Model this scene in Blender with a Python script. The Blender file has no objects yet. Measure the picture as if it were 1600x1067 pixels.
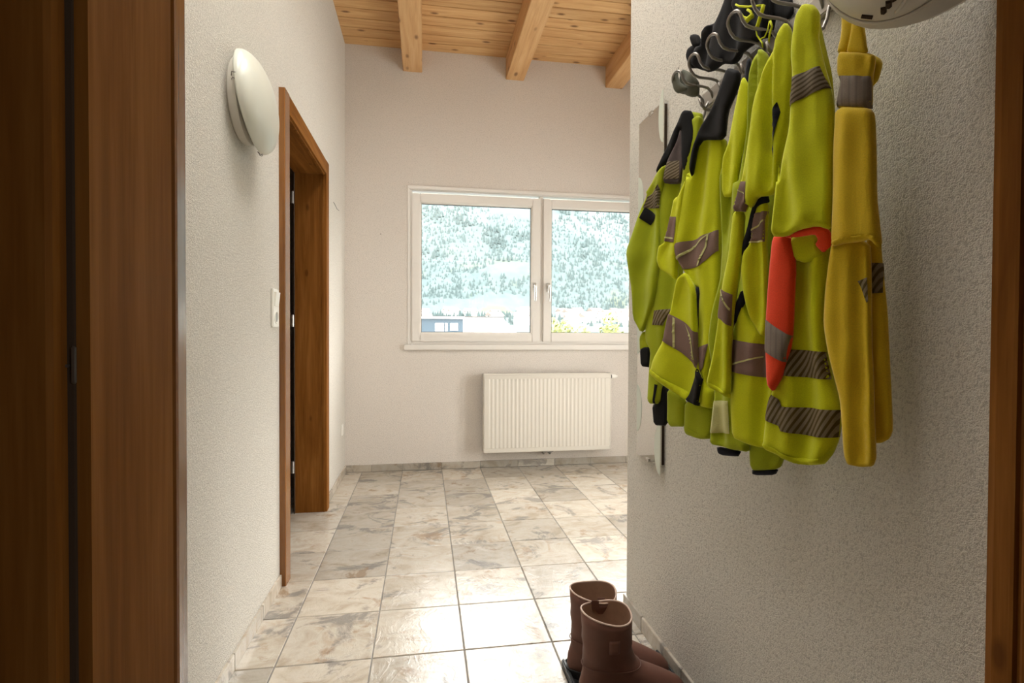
import bpy, bmesh, math, random
import numpy as np
from mathutils import Vector, Matrix, noise
from mathutils.geometry import delaunay_2d_cdt

random.seed(7)
SC = bpy.context.scene
COL = SC.collection
# ------------------------------------------------------------------ camera
CAM_H = 1.0672
cd = bpy.data.cameras.new('camera'); cam = bpy.data.objects.new('camera', cd); COL.objects.link(cam)
cd.sensor_fit = 'HORIZONTAL'; cd.sensor_width = 36.0; cd.lens = 836.733 / 1600 * 36.0
cd.clip_start = 0.02; cd.clip_end = 9000
right = Vector((0.986941, -0.161021, 0.00439)); down = Vector((0.001899, -0.015622, -0.999876)); fwd = Vector((0.16107, 0.986827, -0.015112))
m = Matrix((right, -down, -fwd)).transposed().to_4x4(); m.translation = (0, 0, CAM_H)
cam.matrix_world = m
SC.camera = cam
# ------------------------------------------------------------------ light
SC.view_settings.view_transform = 'Standard'; SC.view_settings.look = 'None'
SC.view_settings.gamma = 1.0; SC.view_settings.use_curve_mapping = False
SC.view_settings.exposure = 0.52
SKY = 12.0
w = bpy.data.worlds.new('sky'); SC.world = w; w.use_nodes = True
bg = w.node_tree.nodes['Background']; bg.inputs[0].default_value = (1.0, 0.962, 0.925, 1); bg.inputs[1].default_value = SKY
def portal(loc, rot, sx, sy):
    l = bpy.data.lights.new('window_light_portal', 'AREA'); l.shape = 'RECTANGLE'; l.size = sx; l.size_y = sy
    l.cycles.is_portal = True
    o = bpy.data.objects.new('window_light_portal', l); COL.objects.link(o); o.location = loc; o.rotation_euler = rot
portal((.93, 4.40, 1.57), (math.radians(-90), 0, 0), 2.1, 1.25)
portal((2.53, 2.66, 1.1), (0, math.radians(90), 0), 2.2, 1.06)
portal((1.76, -1.175, 1.5), (0, math.radians(90), 0), .6, .75)
portal((.305, 1.43, 3.52), (0, 0, 0), .62, 1.6)
portal((-.367, 1.43, 3.52), (0, 0, 0), .36, 1.6)
cy = SC.cycles
cy.max_bounces = 10; cy.diffuse_bounces = 7; cy.glossy_bounces = 4; cy.transparent_max_bounces = 12
cy.sample_clamp_indirect = 6.0; cy.caustics_reflective = False; cy.caustics_refractive = False
cy.use_denoising = True

# ------------------------------------------------------------------ materials
class NT:
    def __init__(s, name):
        s.m = bpy.data.materials.new(name); s.m.use_nodes = True
        s.t = s.m.node_tree; s.b = s.t.nodes['Principled BSDF']; s.out = s.t.nodes['Material Output']
    def n(s, typ, **kw):
        nd = s.t.nodes.new(typ)
        for k, v in kw.items(): setattr(nd, k, v)
        return nd
    def l(s, a, b): s.t.links.new(a, b)
    def mapping(s, src, scale=(1, 1, 1), loc=(0, 0, 0), rot=(0, 0, 0)):
        mp = s.n('ShaderNodeMapping'); mp.inputs['Scale'].default_value = scale
        mp.inputs['Location'].default_value = loc; mp.inputs['Rotation'].default_value = rot
        s.l(src, mp.inputs['Vector']); return mp.outputs[0]
    def noise(s, vec, scale, detail=4, rough=.55, dist=0):
        nd = s.n('ShaderNodeTexNoise'); nd.inputs['Scale'].default_value = scale
        nd.inputs['Detail'].default_value = detail; nd.inputs['Roughness'].default_value = rough
        nd.inputs['Distortion'].default_value = dist
        if vec is not None: s.l(vec, nd.inputs['Vector'])
        return nd.outputs['Fac']
    def ramp(s, fac, stops):
        r = s.n('ShaderNodeValToRGB'); e = r.color_ramp.elements
        while len(e) < len(stops): e.new(.5)
        for i, (p, c) in enumerate(stops):
            e[i].position = p; e[i].color = (c[0], c[1], c[2], 1) if hasattr(c, '__len__') else (c, c, c, 1)
        s.l(fac, r.inputs[0]); return r.outputs[0]
    def mix(s, fac, a, b, mode='MIX'):
        x = s.n('ShaderNodeMix', data_type='RGBA', blend_type=mode)
        for sock, v in ((x.inputs[0], fac), (x.inputs[6], a), (x.inputs[7], b)):
            if hasattr(v, 'default_value') or hasattr(v, 'is_linked'): s.l(v, sock)
            elif hasattr(v, '__len__'): sock.default_value = (*v[:3], 1)
            else: sock.default_value = v
        return x.outputs[2]
    def math(s, op, a, b=0.0):
        x = s.n('ShaderNodeMath', operation=op)
        for sock, v in ((x.inputs[0], a), (x.inputs[1], b)):
            if hasattr(v, 'is_linked'): s.l(v, sock)
            else: sock.default_value = v
        return x.outputs[0]
    def bump(s, h, strength, dist):
        b = s.n('ShaderNodeBump'); b.inputs['Strength'].default_value = strength; b.inputs['Distance'].default_value = dist
        s.l(h, b.inputs['Height']); s.l(b.outputs[0], s.b.inputs['Normal'])
    def coord(s, which='Object'):
        return s.n('ShaderNodeTexCoord').outputs[which]
    def set(s, color=None, rough=None, metal=None, spec=None):
        if color is not None:
            if hasattr(color, 'is_linked'): s.l(color, s.b.inputs['Base Color'])
            else: s.b.inputs['Base Color'].default_value = (*color, 1)
        if rough is not None:
            if hasattr(rough, 'is_linked'): s.l(rough, s.b.inputs['Roughness'])
            else: s.b.inputs['Roughness'].default_value = rough
        if metal is not None: s.b.inputs['Metallic'].default_value = metal
        if spec is not None: s.b.inputs['Specular IOR Level'].default_value = spec
        return s

def mat_plaster(name, col, col2, scale, dist):
    n = NT(name); c = n.coord()
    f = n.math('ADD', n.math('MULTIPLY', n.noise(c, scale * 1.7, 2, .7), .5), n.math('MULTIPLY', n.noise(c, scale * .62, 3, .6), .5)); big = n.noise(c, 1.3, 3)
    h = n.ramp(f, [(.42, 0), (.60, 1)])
    n.set(n.mix(n.ramp(f, [(.40, 0), (.50, 1)]), [x * .80 for x in col2], n.mix(big, col2, col)), .92, spec=.2)  # shade of the plaster pits is put into the colour
    n.bump(h, 1.0, dist); return n.m
def mat_wood(name, dark, mid, light, axis, knot=.0, scale=1.0, rough=.42, spec=.4, rnd=.0, kscale=1.0, kr=.11):
    n = NT(name); c = n.coord()
    oi = n.n('ShaderNodeObjectInfo')
    off = n.n('ShaderNodeVectorMath', operation='SCALE'); off.inputs[0].default_value = (7.3, 11.1, 5.7); n.l(oi.outputs['Random'], off.inputs['Scale'])
    ad = n.n('ShaderNodeVectorMath', operation='ADD'); n.l(c, ad.inputs[0]); n.l(off.outputs[0], ad.inputs[1])
    v = ad.outputs[0]
    sc = [9 * scale, 9 * scale, 9 * scale]; sc[axis] = .7 * scale
    st = n.mapping(v, sc)
    g1 = n.noise(st, 2.2, 5, .6, .6)
    sc2 = [60 * scale] * 3; sc2[axis] = 2.2 * scale
    g2 = n.noise(n.mapping(v, sc2), 2.0, 3, .6)
    fac = n.math('ADD', n.math('MULTIPLY', g1, .7), n.math('MULTIPLY', g2, .3))
    col = n.ramp(fac, [(.33, dark), (.5, mid), (.66, light)])
    if knot > 0:
        ks = [9.0 * kscale] * 3; ks[axis] = 4.0 * kscale
        vo = n.n('ShaderNodeTexVoronoi'); vo.inputs['Scale'].default_value = 1.0
        n.l(n.mapping(v, ks), vo.inputs['Vector'])
        kn = n.ramp(vo.outputs['Distance'], [(kr * .45, 1), (kr, 0)])
        col = n.mix(n.math('MULTIPLY', kn, knot), col, (dark[0] * .35, dark[1] * .28, dark[2] * .25))
    if rnd > 0:
        hs = n.n('ShaderNodeHueSaturation'); n.l(col, hs.inputs['Color'])
        n.l(n.math('ADD', n.math('MULTIPLY', oi.outputs['Random'], rnd), 1 - rnd / 2), hs.inputs['Value']); col = hs.outputs[0]
    n.set(col, rough, spec=spec); n.bump(g2, .25, .0006); return n.m
def mat_plain(name, col, rough=.5, metal=0, spec=.5, var=.06, vscale=40, bump=0):
    n = NT(name); f = n.noise(n.coord(), vscale, 3)
    n.set(n.mix(f, [x * (1 - var) for x in col], [min(1, x * (1 + var)) for x in col]), rough, metal, spec)
    if bump: n.bump(f, .5, bump)
    return n.m
def mat_fabric(name, col, rough=.85, stripe=None, var=.10, sheen=.15):
    n = NT(name); uv = n.coord('UV')
    weave = n.noise(n.mapping(uv, (900, 420, 1)), 1.0, 2, .6); bl = n.noise(uv, 22, 3)
    c0 = n.mix(bl, [x * (1 - var) for x in col], [min(1, x * (1 + var)) for x in col])
    c0 = n.mix(n.ramp(weave, [(.35, 0), (.6, 1)]), n.mix(.14, c0, (.0, .0, .0)), c0)
    if stripe:
        ang, per, c2, duty = stripe
        wv = n.n('ShaderNodeTexWave', wave_type='BANDS', bands_direction='X'); wv.inputs['Scale'].default_value = 2 * math.pi / 20 / per
        n.l(n.mapping(uv, rot=(0, 0, ang)), wv.inputs['Vector'])
        c0 = n.mix(n.ramp(wv.outputs['Fac'], [(duty - .12, 0), (duty + .12, 1)]), c2, c0)
    n.set(c0, rough, spec=.2); n.b.inputs['Sheen Weight'].default_value = sheen
    n.bump(weave, .35, .0006); return n.m

M = {}
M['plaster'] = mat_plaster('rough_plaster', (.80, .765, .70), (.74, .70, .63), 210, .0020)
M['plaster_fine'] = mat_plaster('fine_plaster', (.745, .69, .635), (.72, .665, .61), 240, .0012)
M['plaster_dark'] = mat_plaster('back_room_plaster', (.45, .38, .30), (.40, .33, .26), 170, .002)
M['alder'] = mat_wood('alder_frame_wood', (.125, .042, .006), (.20, .075, .013), (.27, .113, .025), 2, .5, 1.0, .6, .06)
M['alder_x'] = mat_wood('alder_head_wood', (.125, .042, .006), (.20, .075, .013), (.27, .113, .025), 1, .4, 1.0, .6, .06)
M['alder_satin'] = mat_wood('alder_satin_edge', (.125, .042, .006), (.20, .075, .013), (.27, .113, .025), 2, .4, 1.0, .22, .6)
M['spruce'] = mat_wood('spruce_board', (.42, .225, .085), (.55, .325, .14), (.64, .42, .205), 0, .9, 1.4, .55, .3, .16, 1.25, .19)
M['beam'] = mat_wood('spruce_beam', (.46, .25, .10), (.57, .335, .15), (.64, .41, .21), 1, .85, 1.0, .55, .3, .08, .9, .15)
M['white_pvc'] = mat_plain('white_window_frame', (.70, .67, .63), .35, var=.02)
M['white_metal'] = mat_plain('white_enamel', (.64, .605, .54), .4, var=.02)
M['chrome'] = mat_plain('satin_chrome', (.72, .70, .67), .25, 1)
M['iron'] = mat_plain('dull_steel_wire', (.28, .26, .24), .38, .85)
M['rail'] = mat_plain('brushed_rail', (.50, .47, .43), .4, .6)
M['black_plastic'] = mat_plain('black_plastic', (.012, .012, .013), .45)
M['white_plastic'] = mat_plain('white_plastic', (.82, .80, .75), .32, var=.015)
M['grey_plastic'] = mat_plain('grey_plastic', (.30, .29, .27), .4)
M['rubber'] = mat_plain('black_rubber', (.02, .018, .017), .7)
M['dark'] = mat_plain('dark_gap', (.05, .028, .014), .9)
M['leather'] = mat_plain('brown_leather', (.13, .055, .038), .55, spec=.35, var=.28, vscale=18, bump=.0012)
M['leather_lining'] = mat_plain('tan_lining', (.27, .155, .095), .8, var=.2, vscale=50)
M['leather_edge'] = mat_plain('pale_leather_edge', (.55, .40, .32), .6)
M['grout'] = mat_plain('grey_grout', (.20, .19, .18), .9, vscale=200)

LIME = (.62, .66, .006)
M['lime'] = mat_fabric('lime_yellow_knit', LIME)
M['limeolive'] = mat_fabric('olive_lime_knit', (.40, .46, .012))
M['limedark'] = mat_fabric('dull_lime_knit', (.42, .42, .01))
M['amber'] = mat_fabric('amber_yellow_fleece', (.76, .53, .014), sheen=.3)
M['orange'] = mat_fabric('signal_orange_knit', (.95, .075, .022))
M['navy'] = mat_fabric('navy_knit', (.012, .012, .022))
M['black'] = mat_fabric('black_softshell', (.009, .008, .009), .75, sheen=.05)
M['plum'] = mat_fabric('plum_grey_reflective_tape', (.235, .15, .125), .55, sheen=0)
M['plumdark'] = mat_fabric('dark_plum_softshell', (.085, .062, .062), .7)
M['cream'] = mat_fabric('pale_lime_piping', (.62, .60, .27))
M['greystripe'] = mat_fabric('grey_ribbed_reflective_tape', (.27, .225, .19), .5, (0, .0105, (.21, .17, .145), .22), sheen=0)
M['greyhatch'] = mat_fabric('grey_hatched_reflective_tape', (.25, .20, .13), .5, (math.radians(28), .0085, (.09, .062, .015), .42), sheen=0)
M['greyhatchd'] = mat_fabric('grey_diagonal_reflective_tape', (.25, .20, .14), .5, (math.radians(68), .0075, (.085, .062, .03), .42), sheen=0)
M['olivegrey'] = mat_fabric('olive_grey_felt', (.12, .12, .09))

def mat_tile():
    n = NT('slate_look_tile'); c = n.coord(); oi = n.n('ShaderNodeObjectInfo')
    off = n.n('ShaderNodeVectorMath', operation='SCALE'); off.inputs[0].default_value = (31.0, 17.0, 9.0); n.l(oi.outputs['Random'], off.inputs['Scale'])
    ad = n.n('ShaderNodeVectorMath', operation='ADD'); n.l(c, ad.inputs[0]); n.l(off.outputs[0], ad.inputs[1]); v = ad.outputs[0]
    big = n.noise(n.mapping(v, (1, 1.6, 1), rot=(0, 0, .5)), 5.0, 6, .62, 1.2)
    pat = n.noise(n.mapping(v, (1, 1.4, 1), loc=(5, 3, 1), rot=(0, 0, .3)), 4.2, 8, .68, .8)
    fine = n.noise(v, 55, 5, .65)
    base = n.ramp(big, [(.30, (.40, .335, .255)), (.45, (.55, .49, .41)), (.58, (.62, .57, .495)), (.72, (.50, .40, .30))])
    grey = n.ramp(pat, [(.55, 0), (.62, 1)])
    col = n.mix(n.math('MULTIPLY', grey, .9), base, (.27, .25, .23))
    brown = n.ramp(n.noise(n.mapping(v, loc=(2, 9, 4)), 6, 8, .7, .5), [(.58, 0), (.66, 1)])
    col = n.mix(n.math('MULTIPLY', brown, .8), col, (.34, .23, .145))
    col = n.mix(n.math('MULTIPLY', fine, .22), col, (.2, .17, .14))
    hs = n.n('ShaderNodeHueSaturation'); n.l(col, hs.inputs['Color']); hs.inputs['Saturation'].default_value = 1.08
    w1 = n.n('ShaderNodeTexWhiteNoise', noise_dimensions='1D'); n.l(oi.outputs['Random'], w1.inputs['W'])
    n.l(n.math('ADD', n.math('MULTIPLY', w1.outputs['Value'], .36), .62), hs.inputs['Value'])
    vein = n.noise(n.mapping(v, (1, .6, 1), rot=(0, 0, .7)), 9, 6, .6, 2.5)
    hgt = n.math('ADD', n.math('MULTIPLY', n.ramp(vein, [(.42, 0), (.5, 1), (.58, .4)]), .7), n.math('MULTIPLY', fine, .5))
    n.set(hs.outputs[0], n.math('ADD', n.math('MULTIPLY', fine, .16), .13), spec=.6); n.bump(hgt, .35, .0013)
    return n.m
M['tile'] = mat_tile()
def mat_glass():
    n = NT('window_glass'); t = n.t
    tr = n.n('ShaderNodeBsdfTransparent'); tr.inputs[0].default_value = (.97, .985, .98, 1)
    gl = n.n('ShaderNodeBsdfGlossy'); gl.inputs['Roughness'].default_value = .01
    mx = n.n('ShaderNodeMixShader'); mx.inputs[0].default_value = .05
    n.l(tr.outputs[0], mx.inputs[1]); n.l(gl.outputs[0], mx.inputs[2]); n.l(mx.outputs[0], n.out.inputs[0]); return n.m
M['glass'] = mat_glass()
def mat_mirror():
    n = NT('silver_mirror'); n.set((.80, .80, .77), .02, 1); return n.m
M['mirror'] = mat_mirror()
M['frost'] = mat_plain('frosted_glass', (.62, .66, .58), .5, var=.02)
def mat_opal():
    n = NT('opal_lamp_glass'); c = n.coord()
    n.set(n.mix(n.noise(c, 9, 3), (.60, .61, .54), (.68, .68, .61)), .28, spec=.5)
    n.b.inputs['Subsurface Weight'].default_value = .25; n.b.inputs['Subsurface Radius'].default_value = (.02, .02, .018)
    return n.m
M['opal'] = mat_opal()
M['helmet'] = mat_plain('white_helmet_shell', (.66, .63, .57), .38, var=.02)

# ------------------------------------------------------------------ mesh helpers
class MB:
    def __init__(s): s.v = []; s.f = []
    def box(s, x0, x1, y0, y1, z0, z1, bev=0.0):
        if bev <= 0:
            b = len(s.v)
            s.v += [(x, y, z) for z in (z0, z1) for y in (y0, y1) for x in (x0, x1)]
            s.f += [tuple(b + i for i in q) for q in ((0, 2, 3, 1), (4, 5, 7, 6), (0, 1, 5, 4), (2, 6, 7, 3), (0, 4, 6, 2), (1, 3, 7, 5))]
            return s
        bm = bmesh.new(); bmesh.ops.create_cube(bm, size=1)
        for v in bm.verts: v.co = ((x0 + x1) / 2 + v.co.x * (x1 - x0), (y0 + y1) / 2 + v.co.y * (y1 - y0), (z0 + z1) / 2 + v.co.z * (z1 - z0))
        bmesh.ops.bevel(bm, geom=list(bm.edges), offset=bev, segments=2, affect='EDGES')
        s.bm(bm); return s
    def bm(s, bm):
        bm.verts.index_update(); b = len(s.v)
        s.v += [tuple(v.co) for v in bm.verts]; s.f += [tuple(b + v.index for v in f.verts) for f in bm.faces]; bm.free(); return s
    def prism(s, prof, a, axis):
        """extrude a closed 2-D profile between a[0] and a[1] along axis (0, 1 or 2)"""
        b = len(s.v); n = len(prof)
        for t in a:
            for p, q in prof:
                c = [p, q]; c.insert(axis, t); s.v.append(tuple(c))
        s.f += [(b + i, b + (i + 1) % n, b + n + (i + 1) % n, b + n + i) for i in range(n)]
        s.f += [tuple(b + i for i in range(n))[::-1], tuple(b + n + i for i in range(n))]
        return s
    def tube(s, pts, r, seg=8, closed=False, cap=True):
        P = [Vector(p) for p in pts]; n = len(P); b = len(s.v); prev = None
        rr = r if hasattr(r, '__len__') else [r] * n
        for i in range(n):
            if closed: t = P[(i + 1) % n] - P[i - 1]
            else: t = P[min(i + 1, n - 1)] - P[max(i - 1, 0)]
            t.normalize()
            if prev is None: u = t.orthogonal().normalized()
            else:
                u = prev - t * prev.dot(t)
                u = u.normalized() if u.length > 1e-6 else t.orthogonal().normalized()
            prev = u; v = t.cross(u)
            for k in range(seg):
                a = 2 * math.pi * k / seg; s.v.append(tuple(P[i] + (u * math.cos(a) + v * math.sin(a)) * rr[i]))
        for i in range(n if closed else n - 1):
            j = (i + 1) % n
            for k in range(seg):
                k2 = (k + 1) % seg; s.f.append((b + i * seg + k, b + i * seg + k2, b + j * seg + k2, b + j * seg + k))
        if cap and not closed:
            s.f += [tuple(b + k for k in range(seg))[::-1], tuple(b + (n - 1) * seg + k for k in range(seg))]
        return s
    def lathe(s, prof, seg=32, mat=None):
        """profile of (radius, height) round the z axis, then moved by a matrix"""
        b = len(s.v); n = len(prof)
        for r, z in prof:
            for k in range(seg):
                a = 2 * math.pi * k / seg; p = Vector((r * math.cos(a), r * math.sin(a), z))
                s.v.append(tuple(mat @ p if mat else p))
        for i in range(n - 1):
            for k in range(seg):
                k2 = (k + 1) % seg; s.f.append((b + i * seg + k, b + i * seg + k2, b + (i + 1) * seg + k2, b + (i + 1) * seg + k))
        return s
    def build(s, name, mat, parent=None, smooth=False, loc=None, kind=None):
        me = bpy.data.meshes.new(name); me.from_pydata(s.v, [], s.f); me.update()
        bm = bmesh.new(); bm.from_mesh(me); bmesh.ops.remove_doubles(bm, verts=bm.verts, dist=1e-6)
        bmesh.ops.recalc_face_normals(bm, faces=bm.faces); bm.to_mesh(me); bm.free()
        if smooth:
            for p in me.polygons: p.use_smooth = True
        me.materials.append(M[mat] if isinstance(mat, str) else mat)
        o = bpy.data.objects.new(name, me); COL.objects.link(o)
        if parent: o.parent = parent
        if loc: o.location = loc
        if kind: o['kind'] = kind
        return o
def autosmooth(o, deg=40):
    me = o.data
    for p in me.polygons: p.use_smooth = True
    bm = bmesh.new(); bm.from_mesh(me)
    for e in bm.edges:
        if len(e.link_faces) == 2 and e.calc_face_angle(0) > math.radians(deg): e.smooth = False
    bm.to_mesh(me); bm.free(); return o
def thing(name, label, cat, loc=(0, 0, 0), group=None):
    o = bpy.data.objects.new(name, None); COL.objects.link(o); o.location = loc; o.empty_display_size = .05
    o['label'] = label; o['category'] = cat
    if group: o['group'] = group
    return o
def rel(o, root):
    """parts are modelled in world space: shift them so that they sit under their root"""
    o.parent = root; o.matrix_parent_inverse = Matrix.Translation(-Vector(root.location)); return o
def struct(name, mb, mat, smooth=False): return mb.build(name, mat, None, smooth, None, 'structure')
def dup(o, parent, loc=None, rot=None):
    c = o.copy(); COL.objects.link(c); c.parent = parent
    if loc is not None: c.location = loc
    if rot is not None: c.rotation_euler = rot
    return c

XL, XR, YF, ZC = -.598, .777, 4.228, 3.262
XE = 2.40                                   # end wall of the side bay
# ------------------------------------------------------------------ structure: walls
DY0, DY1, DZ = 2.40, 3.35, 2.04             # rough opening of the hall door
wl = MB().box(XL - .14, XL, .44, DY0, 0, ZC).box(XL - .14, XL, DY1, YF + .22, 0, ZC).box(XL - .14, XL, DY0, DY1, DZ, ZC)
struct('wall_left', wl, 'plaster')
WX0, WX1, WZ0, WZ1 = -.125, 1.985, .965, 2.203
wf = MB().box(XL - .14, WX0, YF, YF + .22, 0, ZC).box(WX1, XE + .2, YF, YF + .22, 0, ZC).box(WX0, WX1, YF, YF + .22, 0, WZ0).box(WX0, WX1, YF, YF + .22, WZ1, ZC)
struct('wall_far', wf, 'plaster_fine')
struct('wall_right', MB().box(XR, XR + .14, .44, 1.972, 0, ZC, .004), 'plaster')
struct('wall_bay', MB().box(XR + .14, XE + .2, 1.83, 1.972, 0, ZC), 'plaster')
EY0, EY1, EZ = 2.12, 3.20, 2.25
we = MB().box(XE, XE + .2, 1.972, EY0, 0, ZC).box(XE, XE + .2, EY1, YF, 0, ZC).box(XE, XE + .2, EY0, EY1, EZ, ZC)
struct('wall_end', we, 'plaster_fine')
# wall with the doorway the camera stands in
OX0, OX1, OZ = -.26, .75, 2.07
wn = MB().box(-1.6, OX0, .44, .55, 0, ZC).box(OX1, 1.7, .44, .55, 0, ZC).box(OX0, OX1, .44, .55, OZ, ZC)
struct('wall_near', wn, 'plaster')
bk = MB().box(-1.7, -1.6, -2.3, .55, 0, ZC).box(1.7, 1.8, -2.3, -1.55, 0, ZC).box(1.7, 1.8, -.8, .55, 0, ZC).box(1.7, 1.8, -1.55, -.8, 0, 1.2).box(1.7, 1.8, -1.55, -.8, 1.8, ZC).box(-1.7, 1.8, -2.4, -2.3, 0, ZC)
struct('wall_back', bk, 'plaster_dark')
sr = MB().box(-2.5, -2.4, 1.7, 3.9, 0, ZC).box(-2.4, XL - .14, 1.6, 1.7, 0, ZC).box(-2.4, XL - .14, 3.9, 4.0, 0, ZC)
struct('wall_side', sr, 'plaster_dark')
# ------------------------------------------------------------------ floor of separate tiles
fl = struct('floor', MB().box(-2.5, XE + .3, -2.4, YF + .22, -.12, -.0025), 'grout')
TS, GAP = .303, .0034
def tile_mesh(w, h, t=.010, bev=.0022):
    mb = MB(); a, b = w / 2, h / 2
    mb.v = [(-a, -b, -t), (a, -b, -t), (a, b, -t), (-a, b, -t), (-a, -b, -bev), (a, -b, -bev), (a, b, -bev), (-a, b, -bev),
            (-a + bev, -b + bev, 0), (a - bev, -b + bev, 0), (a - bev, b - bev, 0), (-a + bev, b - bev, 0)]
    mb.f = [(8, 9, 10, 11)] + [(i, (i + 1) % 4, 4 + (i + 1) % 4, 4 + i) for i in range(4)] + [(4 + i, 4 + (i + 1) % 4, 8 + (i + 1) % 4, 8 + i) for i in range(4)]
    return mb
t0 = tile_mesh(TS - GAP, TS - GAP).build('tile', 'tile', fl)
GX, GY = -.4716, 4.2151
first = True
for j in range(0, 13):
    for i in range(-2, 10):
        x = GX + TS * (i + .5); y = GY - TS * (j + .5)
        if y < .3 or x > XE or (x > 1.0 and y < 1.8): continue
        if x < -.75 and not (1.9 < y < 3.8): continue
        o = t0 if first else t0.copy()
        if not first: COL.objects.link(o); o.parent = fl
        first = False
        o.location = (x, y, random.uniform(-.0005, .0005)); o.rotation_euler = (random.uniform(-.0012, .0012), random.uniform(-.0012, .0012), random.choice((0, math.pi)))
        o.data = t0.data
rest = MB().box(-1.6, 1.7, -2.3, .27, -.01, 0)
rest.build('tile_field', 'tile', fl)
# ------------------------------------------------------------------ baseboards of cut tiles
BH, BT = .0535, .0095
def base_run(name, axis, fixed, thick, cuts, flip):
    root = None
    for a, b in zip(cuts[:-1], cuts[1:]):
        lo, hi = a + .0016, b - .0016
        e0, e1 = sorted((fixed, fixed + thick))
        mb = MB().box(*((e0, e1, lo, hi) if axis == 1 else (lo, hi, e0, e1)), 0.0, BH + random.uniform(-.001, .001), .0012)
        if root is None:
            lo2, hi2 = cuts[0], cuts[-1]; f0, f1 = sorted((fixed, fixed + thick * .55))
            root = struct(name, MB().box(*((f0, f1, lo2, hi2) if axis == 1 else (lo2, hi2, f0, f1)), 0, BH - .002), 'grout')
        mb.build('baseboard_tile', 'tile', root)
ys = [GY - TS * j for j in range(13)]
def span(lo, hi, grid): return [lo] + sorted(g for g in grid if lo + .02 < g < hi - .02) + [hi]
base_run('baseboard_left', 1, XL, BT, span(.56, 2.355, ys), 1)
base_run('baseboard_left_far', 1, XL, BT, span(3.395, YF - .0096, ys), 1)
xs = [-.598, -.4, -.168] + [-.168 + .303 * k for k in range(1, 13)]
base_run('baseboard_far', 0, YF, -BT, [x for x in xs if x < XE] + [XE], 1)
base_run('baseboard_right', 1, XR, -BT, span(.60, 1.982, [1.804 - TS * k for k in range(5)]), 1)
base_run('baseboard_bay', 0, 1.972, BT, [XR + .001 + .303 * k for k in range(0, 9)], 1)
# ------------------------------------------------------------------ ceiling: boards and beams
KX0, KX1, KY0, KY1 = -.012, .625, .62, 2.25        # added roof light between two beams, unseen, to brighten the hall
QX0, QX1 = -.555, -.180  # second added roof light, along the left wall
def slab(x0, x1, y0, y1): return (x0, x1, y0, y1, ZC, ZC + .26)
cm = MB()
for q in ((-2.5, XE + .3, -2.4, KY0), (-2.5, XE + .3, KY1, YF + .22), (-2.5, QX0, KY0, KY1), (QX1, KX0, KY0, KY1), (KX1, XE + .3, KY0, KY1)): cm.box(*slab(*q))
ce = struct('ceiling', cm, 'spruce')
for nm_, a_, b_ in (('added_roof_light', KX0, KX1), ('added_roof_light_left', QX0, QX1)):  # both roof lights are out of view, added for more daylight
    w4 = MB()
    for q in ((a_, a_ + .02, KY0, KY1), (b_ - .02, b_, KY0, KY1), (a_ + .02, b_ - .02, KY0, KY0 + .02), (a_ + .02, b_ - .02, KY1 - .02, KY1)): w4.box(*q, ZC - .01, ZC + .28)
    w4 = struct(nm_, w4, 'white_pvc')
    MB().box(a_ + .01, b_ - .01, KY0 + .01, KY1 - .01, ZC + .24, ZC + .246).build('pane', 'glass', w4)
PW = .118; y = YF; k = 0
while y > .5:
    for x0, x1 in (((XL - .13, XE),) if y < KY0 or y - PW > KY1 else ((XL - .13, QX0), (QX1, KX0), (KX1, XE))):
        MB().box(x0, x1, y - PW + .005, y, ZC - .013, ZC + .002, .0022).build('board', 'spruce', ce)
    y -= PW
bw = MB().box(-.0725, .0725, .56 - 2.4, YF + .02 - 2.4, 3.078, ZC + .01, .004).build('beam', 'beam', ce, loc=(-.095, 2.4, 0))
for x in (.703, 1.527, 2.33): dup(bw, ce, (x, 2.4, 0))

# ------------------------------------------------------------------ window in the far wall
w1 = MB()
FW0, FW1, FZ0, FZ1 = WX0, WX1, .978, 2.200
def frame_ring(mb, x0, x1, z0, z1, wd, y0, y1, bev=.003):
    mb.box(x0, x0 + wd, y0, y1, z0, z1, bev).box(x1 - wd, x1, y0, y1, z0, z1, bev)
    mb.box(x0 + wd, x1 - wd, y0, y1, z0, z0 + wd, bev).box(x0 + wd, x1 - wd, y0, y1, z1 - wd, z1, bev); return mb
frame_ring(w1, FW0, FW1, FZ0, FZ1, .028, YF + .012, YF + .075)
w1.box(.915, .945, YF + .022, YF + .075, FZ0 + .02, FZ1 - .02, .003)
win = struct('window_1', w1, 'white_pvc')
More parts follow.
